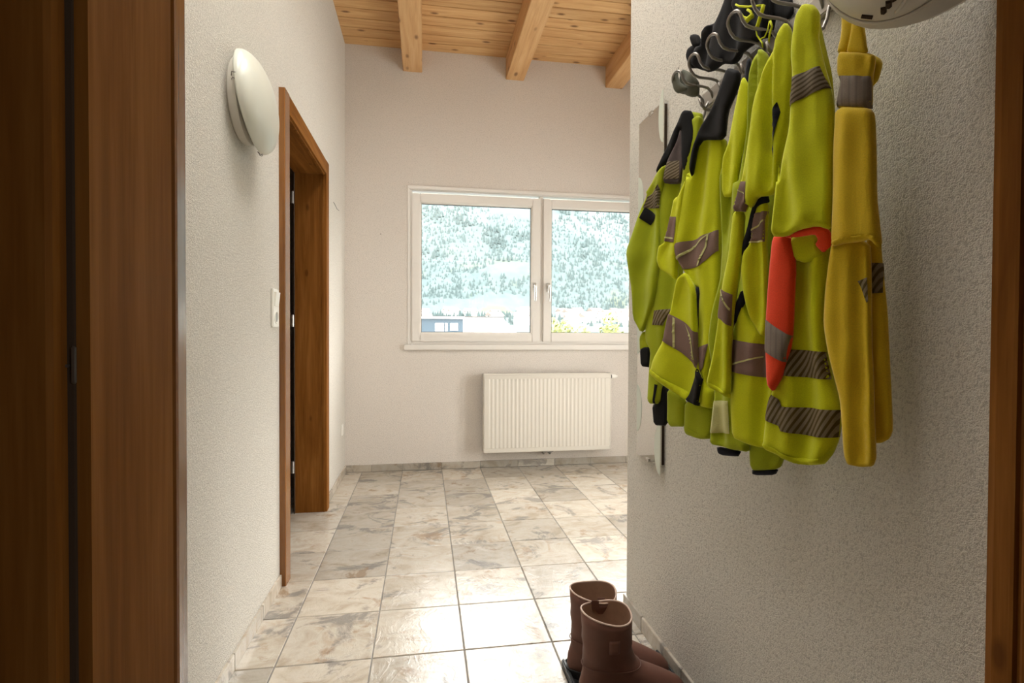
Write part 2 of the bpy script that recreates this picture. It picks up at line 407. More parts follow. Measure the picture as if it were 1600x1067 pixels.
# thin architrave strip above and at the edges of the frame, stone-white sill below
MB().box(WX0 - .006, WX1 + .006, YF - .012, YF + .013, 2.180, 2.207, .005).box(WX0 - .006, WX0 + .012, YF - .004, YF + .013, .978, 2.19, .002).build('edge_strip', 'white_pvc', win)
MB().box(-.156, 2.016, YF - .028, YF + .03, .936, .978, .004).build('window_sill', 'white_pvc', win)
for (x0, x1, hx) in ((-.100, .918, .872), (.942, 1.960, .985)):
    sm = frame_ring(MB(), x0, x1, 1.000, 2.150, .066, YF + .0, YF + .066, .005)
    sash = sm.build('sash', 'white_pvc', win)
    gb = frame_ring(MB(), x0 + .062, x1 - .062, 1.062, 2.088, .012, YF + .018, YF + .04, .003).build('glazing_bead', 'white_pvc', sash)
    frame_ring(MB(), x0 + .073, x1 - .073, 1.073, 2.077, .004, YF + .022, YF + .044, 0).build('gasket', 'black_plastic', sash)
    MB().box(x0 + .07, x1 - .07, YF + .036, YF + .041, 1.07, 2.08).build('pane', 'glass', sash)
    hd = MB().box(hx - .014, hx + .014, YF - .008, YF + .001, 1.40, 1.475, .003)
    hd.tube([(hx, YF - .004, 1.445), (hx, YF - .045, 1.445)], .009, 10)
    hd.tube([(hx, YF - .045, 1.452), (hx, YF - .048, 1.44), (hx, YF - .047, 1.38), (hx, YF - .043, 1.325)], [.009, .0105, .0095, .008], 10)
    autosmooth(hd.build('handle', 'chrome', sash), 45)
# unseen glazing in the bay end wall, added to light the left wall
w2 = MB()
def frame_ring_x(mb, y0, y1, z0, z1, wd, x0, x1):
    return mb.box(x0, x1, y0, y0 + wd, z0, z1, .003).box(x0, x1, y1 - wd, y1, z0, z1, .003).box(x0, x1, y0 + wd, y1 - wd, z0, z0 + wd, .003).box(x0, x1, y0 + wd, y1 - wd, z1 - wd, z1, .003)
frame_ring_x(w2, EY0, EY1, 0.0, EZ, .04, XE + .05, XE + .12)
win2 = struct('added_bay_window', w2, 'white_pvc')
for y0, y1 in ((EY0 + .035, 2.66), (2.66, EY1 - .035)):
    s2 = frame_ring_x(MB(), y0, y1, .035, EZ - .035, .07, XE + .04, XE + .11).build('sash', 'white_pvc', win2)
    MB().box(XE + .07, XE + .075, y0 + .068, y1 - .068, .10, EZ - .10).build('pane', 'glass', s2)

w3 = struct('added_rear_window', frame_ring_x(MB(), -1.55, -.8, 1.2, 1.8, .04, 1.72, 1.78), 'white_pvc')  # unseen window behind the camera, added to light the door frame
MB().box(1.75, 1.755, -1.52, -.83, 1.23, 1.77).build('pane', 'glass', w3)

# ------------------------------------------------------------------ hall door in the left wall
d1 = MB()
XB = -.752                                   # back edge of the lining
lin = MB().box(XB, -.590, 2.40, 2.440, 0, 2.04).box(XB, -.590, 3.312, 3.352, 0, 2.04)
door1 = struct('door_1', lin, 'alder')
MB().box(XB, -.590, 2.440, 3.312, 2.000, 2.04).build('head_lining', 'alder_x', door1)
cas = lambda y0, y1, z1: MB().prism([(XL, y0), (-.573 - .003, y0), (-.573, y0 + .003), (-.573, y1 - .003), (-.573 - .003, y1), (XL, y1)], (0, z1), 2)
cas(2.358, 2.437, 2.083).build('casing', 'alder_satin', door1)
cas(3.315, 3.394, 2.083).build('casing', 'alder', door1)
MB().prism([(XL, 2.003), (-.573, 2.003), (-.573, 2.080), (-.576, 2.083), (XL, 2.083)], (2.437, 3.315), 1).build('head_casing', 'alder_x', door1)
MB().box(XL + .001, -.583, 2.437, 2.443, 0, 2.0, .001).box(XL + .001, -.583, 3.309, 3.315, 0, 2.0, .001).box(XL + .001, -.583, 2.443, 3.309, 1.996, 2.003, .001).build('inner_bead', 'alder', door1)
MB().box(XB - .004, XB, 3.300, 3.312, 0, 2.0).box(XB - .004, XB, 2.44, 2.452, 0, 2.0).build('seal', 'dark', door1)
lf = MB().box(XB - .90, XB - .045, 3.285, 3.325, .008, 2.0, .003)
leaf = lf.build('door_leaf', 'alder', door1)
MB().box(XB - .14, XB - .10, 3.276, 3.285, .98, 1.14, .003).tube([(XB - .12, 3.278, 1.08), (XB - .12, 3.24, 1.08), (XB - .24, 3.235, 1.08)], .009, 8).build('handle', 'chrome', leaf)
hg = MB().tube([(XB - .012, 3.302, 1.10), (XB - .012, 3.302, 1.17)], .010, 10).build('hinge', 'iron', door1)
for z in (-.86, .72): dup(hg, door1, (0, 0, z))

# ------------------------------------------------------------------ doorway the camera looks through
def jamb(mir):
    fx = (lambda x: x) if not mir else (lambda x: .4913 - x)
    A = MB().prism([(fx(-.26), .417), (fx(-.2307), .417), (fx(-.2307), .540), (fx(-.2330), .544), (fx(-.26), .544)], (0, 2.05), 2)
    B = MB().prism([(fx(-.26), .544), (fx(-.2385), .544), (fx(-.2380), .551), (fx(-.2332), .553), (fx(-.2327), .557), (fx(-.2341), .578), (fx(-.2390), .590), (fx(-.292), .590), (fx(-.292), .55), (fx(-.26), .55)], (0, 2.05), 2)
    s = MB().prism([(fx(-.2450), .4175), (fx(-.2450), .4140), (fx(-.2395), .4140), (fx(-.2395), .4172), (fx(-.2345), .4172), (fx(-.2345), .4178)], (0, 2.05), 2)
    Fc = MB().prism([(fx(-.34), .44), (fx(-.34), .400), (fx(-.2480), .400), (fx(-.2445), .402), (fx(-.2435), .4075), (fx(-.2435), .4175), (fx(-.26), .44)], (0, 2.05), 2)
    return A, B, s, Fc
A, B, s_, F_ = jamb(False)
door2 = struct('door_2', A, 'alder')
A2, B2, s2_, F2 = jamb(True)
A2.build('lining', 'alder', door2)
B.build('casing', 'alder_satin', door2); B2.build('casing', 'alder', door2)
s_.build('seal', 'dark', door2); s2_.build('seal', 'dark', door2)
F_.build('rear_casing', 'alder', door2); F2.build('rear_casing', 'alder', door2)
MB().box(-.235, .722, .417, .544, 2.02, 2.06).build('head_lining', 'alder_x', door2)
MB().box(-.292, .776, .544, .59, 2.05, 2.12, .003).build('head_casing', 'alder_x', door2)
MB().box(-.2405, -.2372, .4122, .4142, 1.031, 1.057, .0008).tube([(-.2425, .4138, 1.0435), (-.2425, .4115, 1.0435)], .0011, 8).build('strike_plate', 'iron', door2)

# ------------------------------------------------------------------ radiator
rd = thing('radiator', 'white ribbed panel radiator mounted low on the far wall below the window', 'radiator', (.962, YF, .13))
RX0, RX1, RZ0, RZ1 = .453, 1.473, .137, .752
RY0, RY1 = YF - .115, YF - .035
pts = []; nr = 30; mg = .035
prof = [(RX0, RY0 + .004), (RX0 + .004, RY0)]
ww = (RX1 - RX0 - 2 * mg) / nr
for i in range(nr):
    x = RX0 + mg + i * ww
    prof += [(x + ww * .12, RY0), (x + ww * .30, RY0 + .0022), (x + ww * .70, RY0 + .0022), (x + ww * .88, RY0)]
prof += [(RX1 - .004, RY0), (RX1, RY0 + .004), (RX1, RY0 + .016), (RX0, RY0 + .016)]
rel(MB().prism(prof, (RZ0 + .035, RZ1 - .04), 2).build('ribbed_panel', 'white_metal'), rd)
rel(MB().box(RX0, RX1, RY0, RY0 + .016, RZ1 - .0405, RZ1 - .012, .004).build('panel_edge', 'white_metal'), rd)
rel(MB().box(RX0, RX1, RY0, RY0 + .016, RZ0, RZ0 + .0355, .004).build('panel_edge', 'white_metal'), rd)
rel(MB().box(RX0 - .003, RX0 + .002, RY0 + .002, RY1, RZ0 + .01, RZ1, .002).build('side_cover', 'white_metal'), rd)
rel(MB().box(RX1 - .002, RX1 + .008, RY0 + .002, RY1, RZ0 + .01, RZ1, .002).build('side_cover', 'white_metal'), rd)
gr = MB()
for i in range(25): gr.box(RX0 + .01 + i * .041, RX0 + .034 + i * .041, RY0 + .014, RY1, RZ1 - .008, RZ1 - .004)
gr.box(RX0, RX1, RY0, RY0 + .014, RZ1 - .012, RZ1, .002).box(RX0, RX1, RY1 - .012, RY1, RZ1 - .012, RZ1, .002)
rel(gr.build('top_grille', 'white_metal'), rd)
rel(MB().box(RX0 + .03, RX1 - .03, RY1 - .016, RY1, RZ0 + .02, RZ1 - .03, .002).build('rear_panel', 'white_metal'), rd)
vy = YF - .075
mx = Matrix.Translation((RX1 + .008, vy, .722)) @ Matrix.Rotation(math.pi / 2, 4, 'Y')
rel(MB().lathe([(0, 0), (.017, 0), (.017, .014), (0, .014)], 20, mx).build('valve_collar', 'black_plastic'), rd)
rel(autosmooth(MB().lathe([(0, .014), (.015, .014), (.018, .022), (.0175, .042), (.013, .052), (.010, .056), (.010, .066), (0, .067)], 20, mx).build('thermostat_knob', 'white_plastic')), rd)
vb = MB()
for x in (.945, .995): vb.tube([(x, vy, RZ0 - .002), (x, vy, RZ0 - .016), (x, vy + .03, RZ0 - .03), (x, YF - .0025, RZ0 - .032)], .0085, 10)
vb.box(.925, 1.015, vy - .016, vy + .016, RZ0 - .012, RZ0 + .004, .004)
rel(vb.build('connection_valve', 'grey_plastic'), rd)
for x in (.60, 1.30): rel(MB().box(x, x + .04, RY0 + .02, YF - .002, RZ0 + .05, RZ1 - .1).build('bracket', 'white_metal'), rd)

# ------------------------------------------------------------------ wall lamp
LC = Vector((-.558, 1.886, 1.818))
lp = thing('wall_lamp', 'round opal glass bowl lamp with small wire clips high on the rough plaster wall', 'lamp', (XL, 1.886, 1.818))
tilt = math.radians(8.5)
base_m = Matrix.Translation((XL, LC.y, LC.z + .004)) @ Matrix.Rotation(math.pi / 2, 4, 'Y')
rel(autosmooth(MB().lathe([(0, 0), (.128, 0), (.134, .006), (.136, .030), (.128, .036), (0, .036)], 56, base_m).build('base_ring', 'white_metal')), lp)
bowl_m = Matrix.Translation(LC) @ Matrix.Rotation(math.pi / 2 - tilt, 4, 'Y')
R0 = .160; H0 = .068
outer = [(R0 * math.sin(a), H0 * math.cos(a)) for a in [math.pi / 2 * i / 18 for i in range(19)]]
inner = [(r * .965, z * .94 - .0005) for r, z in outer]
rimp = [(R0, -.004), (R0 - .006, -.007)]
rel(MB().lathe(outer + rimp + inner[::-1], 64, bowl_m).build('glass_bowl', 'opal', smooth=True), lp)
for k, a in enumerate((1.5 * math.pi - .12, .17, math.pi * .85)):
    # wire clips hooked over the rim
    ca, sa = math.cos(a), math.sin(a)
    rad = lambda r, h, t=0: bowl_m @ Vector((r * ca - t * sa, r * sa + t * ca, h))
    pts = [rad(R0 - .01, -.014, -.006), rad(R0 + .004, -.008, -.009)] + [rad(R0 - .006 - .012 * (1 - math.cos(math.pi * i / 8)) , .010 + .011 * (1 - math.cos(math.pi * i / 8)) * .5, -.011 * math.cos(math.pi * i / 8)) for i in range(9)] + [rad(R0 + .004, -.008, .009), rad(R0 - .01, -.014, .006)]
    rel(MB().tube(pts, .0015, 6).build('clip', 'iron', smooth=True), lp)

# ------------------------------------------------------------------ light switch with socket, small blank plate, nail, wire
sw = thing('light_switch', 'white double plate with rocker switch above a round socket, beside the wooden door frame', 'switch', (XL, 2.276, 1.165))
SY0, SY1 = 2.234, 2.316
rel(MB().box(XL, XL + .010, SY0, SY1, 1.089, 1.241, .003).build('plate', 'white_plastic'), sw)
rel(MB().prism([(XL + .009, 1.172), (XL + .013, 1.172), (XL + .019, 1.228), (XL + .009, 1.228)], (SY0 + .013, SY1 - .013), 1).build('rocker', 'white_plastic'), sw)
mso = Matrix.Translation((XL + .010, 2.275, 1.128)) @ Matrix.Rotation(math.pi / 2, 4, 'Y')
sk = rel(autosmooth(MB().lathe([(.026, 0), (.026, .003), (.021, .003), (.0205, -.0), (0, -.0)], 28, mso).build('socket', 'white_plastic')), sw)
rel(MB().lathe([(.020, .0006), (0, .0006)], 24, mso).build('socket_recess', 'grey_plastic'), sw)
op = thing('outlet_cover', 'small white blank cover plate low on the wall near the far corner', 'cover plate', (XL, 4.06, .355))
rel(MB().box(XL, XL + .007, 4.022, 4.100, .315, .395, .0025).build('plate', 'white_plastic'), op)
rel(MB().box(XL + .006, XL + .009, 4.036, 4.086, .329, .381, .002).build('insert', 'white_plastic'), op)
nl = MB().lathe([(0, .012), (.0045, .011), (.0045, .008), (.0015, .008), (.0015, 0)], 10, Matrix.Translation((-.333, YF, 1.823)) @ Matrix.Rotation(math.pi / 2, 4, 'X')).build('nail', 'iron')
nl['label'] = 'tiny dark nail head in the far wall, between the corner and the window'; nl['category'] = 'nail'
wr = MB().tube([(XL + .0015, 3.70, 1.93), (XL + .0035, 3.76, 1.925), (XL + .0035, 3.83, 1.914), (XL + .012, 3.86, 1.911)], .0013, 6).build('wire_end', 'black_plastic')
wr['label'] = 'thin dark wire end sticking out of the wall beyond the door frame'; wr['category'] = 'wire'

# ------------------------------------------------------------------ mirror
mi = thing('wall_mirror', 'tall narrow frameless mirror with frosted half rounds along its edges, beside the jackets', 'mirror', (XR, 1.742, 1.23))
MY0, MY1, MZ0, MZ1 = 1.642, 1.842, .632, 1.822
MX = XR - .016
rel(MB().box(MX, MX + .004, MY0, MY1, MZ0, MZ1, .0008).build('glass', 'mirror'), mi)
rel(MB().box(MX + .0042, XR, MY0 + .006, MY1 - .006, MZ0 + .006, MZ1 - .006).build('backing', 'dark'), mi)
def half_round(yc, zc, side, r=.05, h=.085):
    pr = [(yc, zc - h)] + [(yc + side * r * math.cos(math.radians(a)), zc + h * math.sin(math.radians(a))) for a in range(-80, 81, 10)] + [(yc, zc + h)]
    return MB().prism(pr, (MX - .0008, MX - .0001), 0)
for yc, zc, sd_, r in ((MY0, 1.775, 1, .035), (MY1, 1.545, -1, .045), (MY0, 1.31, 1, .045), (MY1, 1.08, -1, .045), (MY1, .80, -1, .045), (MY0, .690, 1, .048)):
    rel(half_round(yc, zc, sd_, r).build('frosted_round', 'frost'), mi)
for z0 in (MZ0 - .004, MZ1 - .008): rel(MB().box(MX - .004, XR, 1.728, 1.752, z0, z0 + .012, .001).build('clip', 'chrome'), mi)

# ------------------------------------------------------------------ coat rack
rk = thing('coat_rack', 'grey metal coat rail with double wire hooks along the wall above the jackets', 'coat rack', (XR, 1.1, 1.74))
rel(MB().box(XR - .012, XR, .62, 1.405, 1.692, 1.737, .003).build('rail', 'rail'), rk)
HX = XR - .012
def hook(y):
    mb = MB(); a = .0235; P = []
    side = [(HX + .002, 1.704), (HX - .004, 1.720), (HX - .014, 1.730), (HX - .030, 1.733), (HX - .062, 1.734), (HX - .076, 1.738), (HX - .085, 1.748), (HX - .091, 1.762)]
    P += [(x, y - a, z) for x, z in side]
    for i in range(1, 8):
        t = math.pi * i / 8
        P.append((HX - .091 - .005 * math.sin(t), y - a * math.cos(t), 1.762 + .014 * math.sin(t)))
    P += [(x, y + a, z) for x, z in side[::-1]]
    mb.tube(P, .0036, 8)
    return mb
def jhook(y):
    return MB().tube([(HX + .002, y, 1.704), (HX - .006, y, 1.690), (HX - .010, y, 1.668), (HX - .018, y, 1.650), (HX - .036, y, 1.640), (HX - .056, y, 1.642), (HX - .068, y, 1.652), (HX - .074, y, 1.668)], .0036, 8)
for k in range(8):
    y = 1.372 - .0905 * k
    rel(hook(y).build('hat_hook', 'iron', smooth=True), rk)
    rel(jhook(y).build('coat_hook', 'iron', smooth=True), rk)

# ------------------------------------------------------------------ garments
GARMENTS = {
 'overall': ((0.715, 0.765), 24, (-0.036, 1.5983), [
  ('bib','amber',0.01,0.026,(9,0.003),[(-0.0438,1.5355),(-0.0009,1.5162),(0.0117,1.5056),(0.0109,1.4914),(0.0069,1.4742),(0.007,1.423),(-0.0467,1.4416),(-0.0406,1.467),(-0.0365,1.4806),(-0.0454,1.4994),(-0.0448,1.5206)],[('reflective_band','greystripe',[(-0.0392,1.4914),(0.0069,1.4742),(0.007,1.4251),(-0.0444,1.4444)])]),
  ('bib_flap','amber',-0.006,0.02,(6,0.003),[(-0.0132,1.5262),(0.0037,1.5144),(0.0118,1.5051),(0.0145,1.4967),(0.0085,1.4741),(-0.0021,1.4663),(-0.0073,1.4892)],[]),
  ('strap_back','amber',0.002,0.014,(6,0.002),[(-0.0456,1.6112),(-0.0147,1.5958),(-0.0055,1.5199),(-0.0532,1.5423),(-0.0462,1.5683)],[]),
  ('strap','amber',0.012,0.016,(5,0.002),[(-0.0421,1.6089),(-0.0204,1.598),(-0.0157,1.5763),(-0.0215,1.5536),(-0.0328,1.5285),(-0.0488,1.5366),(-0.0415,1.5628)],[]),
  ('strap','amber',0.016,0.016,(5,0.002),[(-0.0282,1.6005),(-0.0109,1.5918),(-0.0043,1.5474),(0.002,1.5118),(-0.0317,1.5269),(-0.0264,1.5547),(-0.0245,1.5777)],[]),
  ('front_panel','amber',0.02,0.03,(7,0.004),[(-0.0418,1.4417),(0.0108,1.4213),(0.0164,1.4099),(0.0187,1.356),(0.0207,1.2809),(0.0248,1.2427),(0.0285,1.2121),(0.0285,1.1978),(0.0135,1.2163),(-0.0038,1.2146),(-0.026,1.2147),(-0.0462,1.2119),(-0.0437,1.2944),(-0.0445,1.374)],[('hem_fold','amber',[(-0.0452,1.2222),(-0.0261,1.2232),(-0.0039,1.2229),(0.0134,1.2244),(0.0272,1.2166),(0.0282,1.1999),(0.0135,1.2168),(-0.0038,1.2152),(-0.026,1.2153),(-0.045,1.213)])]),
  ('trouser_leg','amber',0.005,0.03,(10,0.005),[(-0.0492,1.223),(0.0044,1.2185),(0.0078,1.1679),(0.0099,1.0497),(0.0142,0.9841),(0.0185,0.8962),(0.0196,0.8728),(0.0153,0.8587),(-0.003,0.8533),(-0.0212,0.854),(-0.0271,0.8698),(-0.0306,0.9185),(-0.034,0.9583),(-0.0449,1.004),(-0.0559,1.0474),(-0.0615,1.0789),(-0.0626,1.0924),(-0.0602,1.1428),(-0.0547,1.1863)],[('reflective_patch','greyhatch',[(-0.0091,1.1539),(0.0058,1.1586),(0.0073,1.1206),(0.0058,1.1178)])]),
  ('trouser_leg','amber',-0.012,0.026,(10,0.005),[(-0.0066,1.237),(0.0125,1.2222),(0.0177,1.1623),(0.0232,1.1029),(0.0266,1.0432),(0.0307,0.9699),(0.0339,0.9174),(0.0297,0.9035),(0.0181,0.8941),(0.0047,0.8917),(0.0008,0.982),(-0.0049,1.1029)],[('reflective_band','greyhatch',[(-0.0032,1.1837),(0.0169,1.1816),(0.0194,1.1341),(-0.0017,1.1332)])]),
 ]),
 'shirt_orange': ((0.685, 0.865), 24, (-0.012, 1.6609), [
  ('sleeve','lime',0.03,0.035,(7,0.005),[(0.0071,1.6339),(0.0151,1.633),(0.0245,1.6264),(0.0327,1.6123),(0.033,1.5904),(0.0308,1.5697),(0.0417,1.5199),(0.053,1.474),(0.0576,1.4418),(0.0594,1.2946),(0.0579,1.2795),(0.0566,1.2404),(0.0361,1.2505),(0.0007,1.2492),(-0.0226,1.2413),(-0.0452,1.245),(-0.039,1.3151),(-0.0353,1.3809),(-0.0333,1.334),(-0.027,1.3821),(-0.0131,1.4272),(-0.01,1.4717),(-0.0077,1.5226),(-0.0114,1.5565),(-0.0101,1.5818),(-0.0039,1.6176)],[('reflective_band','greyhatchd',[(-0.0065,1.5109),(0.0403,1.5146),(0.053,1.4755),(-0.0116,1.4638)])]),
  ('sleeve_lining','orange',0.026,0.016,(3,0.002),[(-0.032,1.2431),(-0.0068,1.2538),(0.0316,1.2547),(0.05,1.2423),(0.0515,1.2171),(0.0378,1.2057),(0.0242,1.2224),(0.0294,1.2303),(0.024,1.24),(-0.0066,1.2397)],[]),
  ('sleeve_cuff','lime',0.012,0.016,(3,0.002),[(-0.0286,1.241),(-0.0126,1.2453),(0.0168,1.2442),(0.0242,1.2311),(0.0186,1.2235),(0.0314,1.2067),(0.0029,1.1934),(-0.0189,1.2021)],[]),
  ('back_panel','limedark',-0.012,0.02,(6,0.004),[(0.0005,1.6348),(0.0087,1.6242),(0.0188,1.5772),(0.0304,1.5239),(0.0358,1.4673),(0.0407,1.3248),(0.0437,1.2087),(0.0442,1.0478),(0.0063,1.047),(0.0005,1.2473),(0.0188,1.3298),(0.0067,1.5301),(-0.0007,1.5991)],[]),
  ('hanging_sleeve','orange',0.008,0.028,(5,0.003),[(-0.058,1.2571),(-0.0251,1.2487),(-0.0153,1.1989),(-0.0198,1.0668),(-0.0236,1.0389),(-0.0302,1.0166),(-0.0375,0.9889),(-0.055,0.9591),(-0.0662,0.9746),(-0.0696,1.0375),(-0.0696,1.0972),(-0.0673,1.1505)],[('reflective_band','greystripe',[(-0.0685,1.097),(-0.0198,1.0651),(-0.0298,1.0166),(-0.0699,1.0365)])]),
  ('body','lime',-0.014,0.034,(10,0.005),[(-0.041,1.2462),(0.0335,1.2289),(0.032,1.1773),(0.0289,1.1053),(0.0319,1.0435),(0.0418,0.9921),(0.0585,0.9392),(0.0523,0.8872),(0.0429,0.859),(0.0307,0.8403),(0.0051,0.833),(-0.0184,0.8301),(-0.0412,0.8359),(-0.0539,0.8411),(-0.083,0.8478),(-0.0786,0.8938),(-0.0734,0.9303),(-0.0627,0.9669)],[('reflective_band','greyhatch',[(-0.0491,1.0407),(0.0106,1.0389),(0.0326,1.0376),(0.0421,0.9902),(-0.0036,0.9905),(-0.0557,0.9921)]),('reflective_band','greyhatch',[(-0.0682,0.9575),(-0.0472,0.9473),(-0.0406,0.9341),(0.0582,0.9392),(0.0529,0.8914),(0.0044,0.8864),(-0.0419,0.8887),(-0.0466,0.8977),(-0.0776,0.9054)]),('hem','lime',[(-0.0816,0.861),(-0.054,0.8544),(-0.0414,0.8487),(-0.0186,0.8427),(0.0049,0.8457),(0.0306,0.8521),(0.0458,0.8699),(0.0423,0.8589),(0.0307,0.8409),(0.005,0.8336),(-0.0184,0.8308),(-0.0412,0.8366),(-0.0539,0.8418),(-0.0822,0.8486)])]),
 ]),
 'shirt_stripe': ((0.685, 0.965), 24, (0.016, 1.6697), [
  ('shoulder','lime',0.02,0.034,(13,0.006),[(0.0302,1.641),(0.0387,1.6502),(0.047,1.6366),(0.0548,1.5717),(0.0441,1.4487),(0.0305,1.3831),(0.0276,1.3277),(0.0244,1.3458),(0.0097,1.3341),(-0.016,1.336),(-0.0289,1.3166),(-0.0379,1.3283),(-0.045,1.313),(-0.0668,1.3178),(-0.0487,1.3808),(-0.0487,1.381),(-0.0353,1.4515),(-0.0242,1.5211),(0.0021,1.5867)],[('reflective_band','plum',[(-0.0487,1.3741),(-0.0335,1.3706),(-0.0363,1.3291),(-0.0438,1.3135),(-0.0664,1.3185)]),('side_stripe','navy',[(0.0373,1.4814),(0.0304,1.453),(0.0163,1.4044),(0.0124,1.4232),(0.0249,1.4898),(0.0327,1.501)]),('piping','cream',[(-0.0547,1.3598),(-0.0357,1.3471),(-0.036,1.3446),(-0.0547,1.3571)])]),
  ('front_panel','lime',0.012,0.03,(8,0.005),[(-0.0728,1.3232),(-0.0492,1.3169),(-0.0526,1.2554),(-0.0594,1.1956),(-0.0684,1.1352),(-0.0743,1.0854),(-0.0787,1.0197),(-0.0777,0.9327),(-0.1332,0.956),(-0.119,1.0211),(-0.1085,1.1005),(-0.0989,1.1621),(-0.0813,1.2362)],[('reflective_band','plum',[(-0.098,1.1632),(-0.0682,1.1486),(-0.0743,1.0843),(-0.1099,1.1048)]),('piping','cream',[(-0.0989,1.1613),(-0.0935,1.161),(-0.0845,1.1399),(-0.0717,1.12),(-0.0729,1.1154),(-0.0866,1.1361)]),('hem','lime',[(-0.1301,0.9675),(-0.0778,0.9436),(-0.0777,0.9335),(-0.1323,0.9565)])]),
  ('side_panel','navy',0.016,0.014,(4,0.002),[(-0.03,1.3372),(-0.0249,1.3413),(-0.0015,1.34),(0.0018,1.3252),(-0.0109,1.3248),(-0.0274,1.3181),(-0.0332,1.2679),(-0.0419,1.2505),(-0.056,1.2164),(-0.0593,1.2453),(-0.0464,1.2812),(-0.0386,1.3136)],[]),
  ('side_panel','navy',0.008,0.018,(4,0.002),[(-0.0593,1.1619),(-0.051,1.1348),(-0.065,1.1085),(-0.0802,1.0798),(-0.0821,1.0973),(-0.0772,1.1244)],[]),
  ('sleeve','lime',0.006,0.03,(7,0.005),[(-0.0259,1.3244),(-0.0122,1.3265),(-0.0036,1.3255),(-0.0032,1.289),(-0.0073,1.2459),(-0.0041,1.2054),(-0.0004,1.0592),(-0.0188,1.0665),(-0.0373,1.1002),(-0.0524,1.1574),(-0.0583,1.1959),(-0.0521,1.2332),(-0.0371,1.25),(-0.0336,1.2943)],[('reflective_band','plum',[(-0.0302,1.3093),(-0.003,1.3086),(-0.007,1.2495),(-0.0375,1.2512)]),('piping','cream',[(-0.0322,1.2773),(-0.0055,1.2924),(-0.0055,1.2887),(-0.0325,1.2732)]),('piping','cream',[(-0.0367,1.2537),(-0.0078,1.2519),(-0.0081,1.2486),(-0.0371,1.2504)])]),
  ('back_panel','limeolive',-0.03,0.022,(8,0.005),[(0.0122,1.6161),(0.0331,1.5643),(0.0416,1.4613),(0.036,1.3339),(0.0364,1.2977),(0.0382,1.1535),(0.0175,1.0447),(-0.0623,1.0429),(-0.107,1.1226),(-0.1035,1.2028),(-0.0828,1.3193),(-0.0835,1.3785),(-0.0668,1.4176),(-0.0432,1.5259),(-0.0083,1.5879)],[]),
  ('body','lime',-0.012,0.034,(9,0.006),[(-0.063,1.1589),(-0.0476,1.1045),(-0.029,1.0815),(0.0045,1.0666),(0.0048,1.0446),(0.0067,0.8931),(-0.0004,0.8432),(-0.02,0.8382),(-0.0453,0.8405),(-0.0839,0.8495),(-0.0895,0.9151),(-0.0951,1.0532),(-0.0908,1.0662),(-0.073,1.109)],[('reflective_band','plum',[(-0.0898,1.0572),(0.0048,1.0454),(0.0056,0.9794),(-0.0935,0.9895)]),('piping','cream',[(-0.0936,1.0034),(-0.0143,1.0245),(-0.0143,1.0216),(-0.0936,0.9994)])]),
  ('lining','amber',-0.002,0.024,(5,0.003),[(0.0286,1.615),(0.036,1.5977),(0.0412,1.5535),(0.0284,1.4806),(0.0143,1.4953),(0.0102,1.5226),(0.0201,1.5582)],[]),
 ]),
 'sweater': ((0.69, 1.06), 24, (0.0266, 1.6627), [
  ('shoulder','limeolive',0.012,0.03,(12,0.006),[(0.0397,1.6542),(0.0548,1.6371),(0.0645,1.5845),(0.0559,1.4827),(0.0451,1.3722),(0.0205,1.3544),(-0.0049,1.3202),(-0.0228,1.3234),(-0.0242,1.4438),(-0.0057,1.3837),(0.0137,1.4959),(0.0141,1.5346),(0.0154,1.6),(0.0254,1.6421)],[]),
  ('collar','navy',0.004,0.016,(3,0.002),[(-0.0014,1.6538),(0.0072,1.654),(0.0078,1.6068),(0.0037,1.5927),(-0.0088,1.6193)],[]),
  ('lapel','lime',0.018,0.022,(6,0.004),[(0.0029,1.6129),(0.0177,1.5831),(0.0183,1.5327),(0.0137,1.4955),(-0.0048,1.4226),(-0.0165,1.3619),(-0.0471,1.3684),(-0.0476,1.4498),(-0.0315,1.4856),(-0.0238,1.5232),(-0.0068,1.5885)],[]),
  ('body','limeolive',-0.004,0.034,(10,0.006),[(-0.0595,1.4557),(0.0105,1.437),(-0.0101,1.3428),(-0.0129,1.203),(-0.0198,1.0327),(-0.0096,0.9282),(-0.0041,0.8442),(0.0135,0.8352),(0.0146,0.8163),(-0.0263,0.8143),(-0.0795,0.8173),(-0.0741,0.8622),(-0.069,0.922),(-0.0732,0.989),(-0.0862,1.052),(-0.0772,1.1249),(-0.0551,1.207)],[('reflective_band','cream',[(-0.0719,0.9174),(-0.0253,0.9232),(-0.0222,0.8514),(-0.0769,0.844)])]),
  ('hem_trim','navy',-0.006,0.02,(3,0.001),[(-0.0742,0.8125),(-0.0097,0.8131),(-0.0141,0.8057),(-0.0176,0.7993),(-0.0652,0.7934)],[]),
  ('sleeve','limeolive',-0.026,0.03,(5,0.004),[(-0.0003,0.8708),(0.0846,0.8602),(0.0792,0.8249),(0.0658,0.7859),(0.0053,0.7712),(0.0018,0.8062)],[]),
  ('cuff','navy',-0.026,0.026,(3,0.001),[(0.0032,0.7737),(0.0646,0.7885),(0.0576,0.7733),(0.0085,0.7615)],[]),
 ]),
 'jacket_collar': ((0.69, 1.162), 24, (0.0286, 1.6781), [
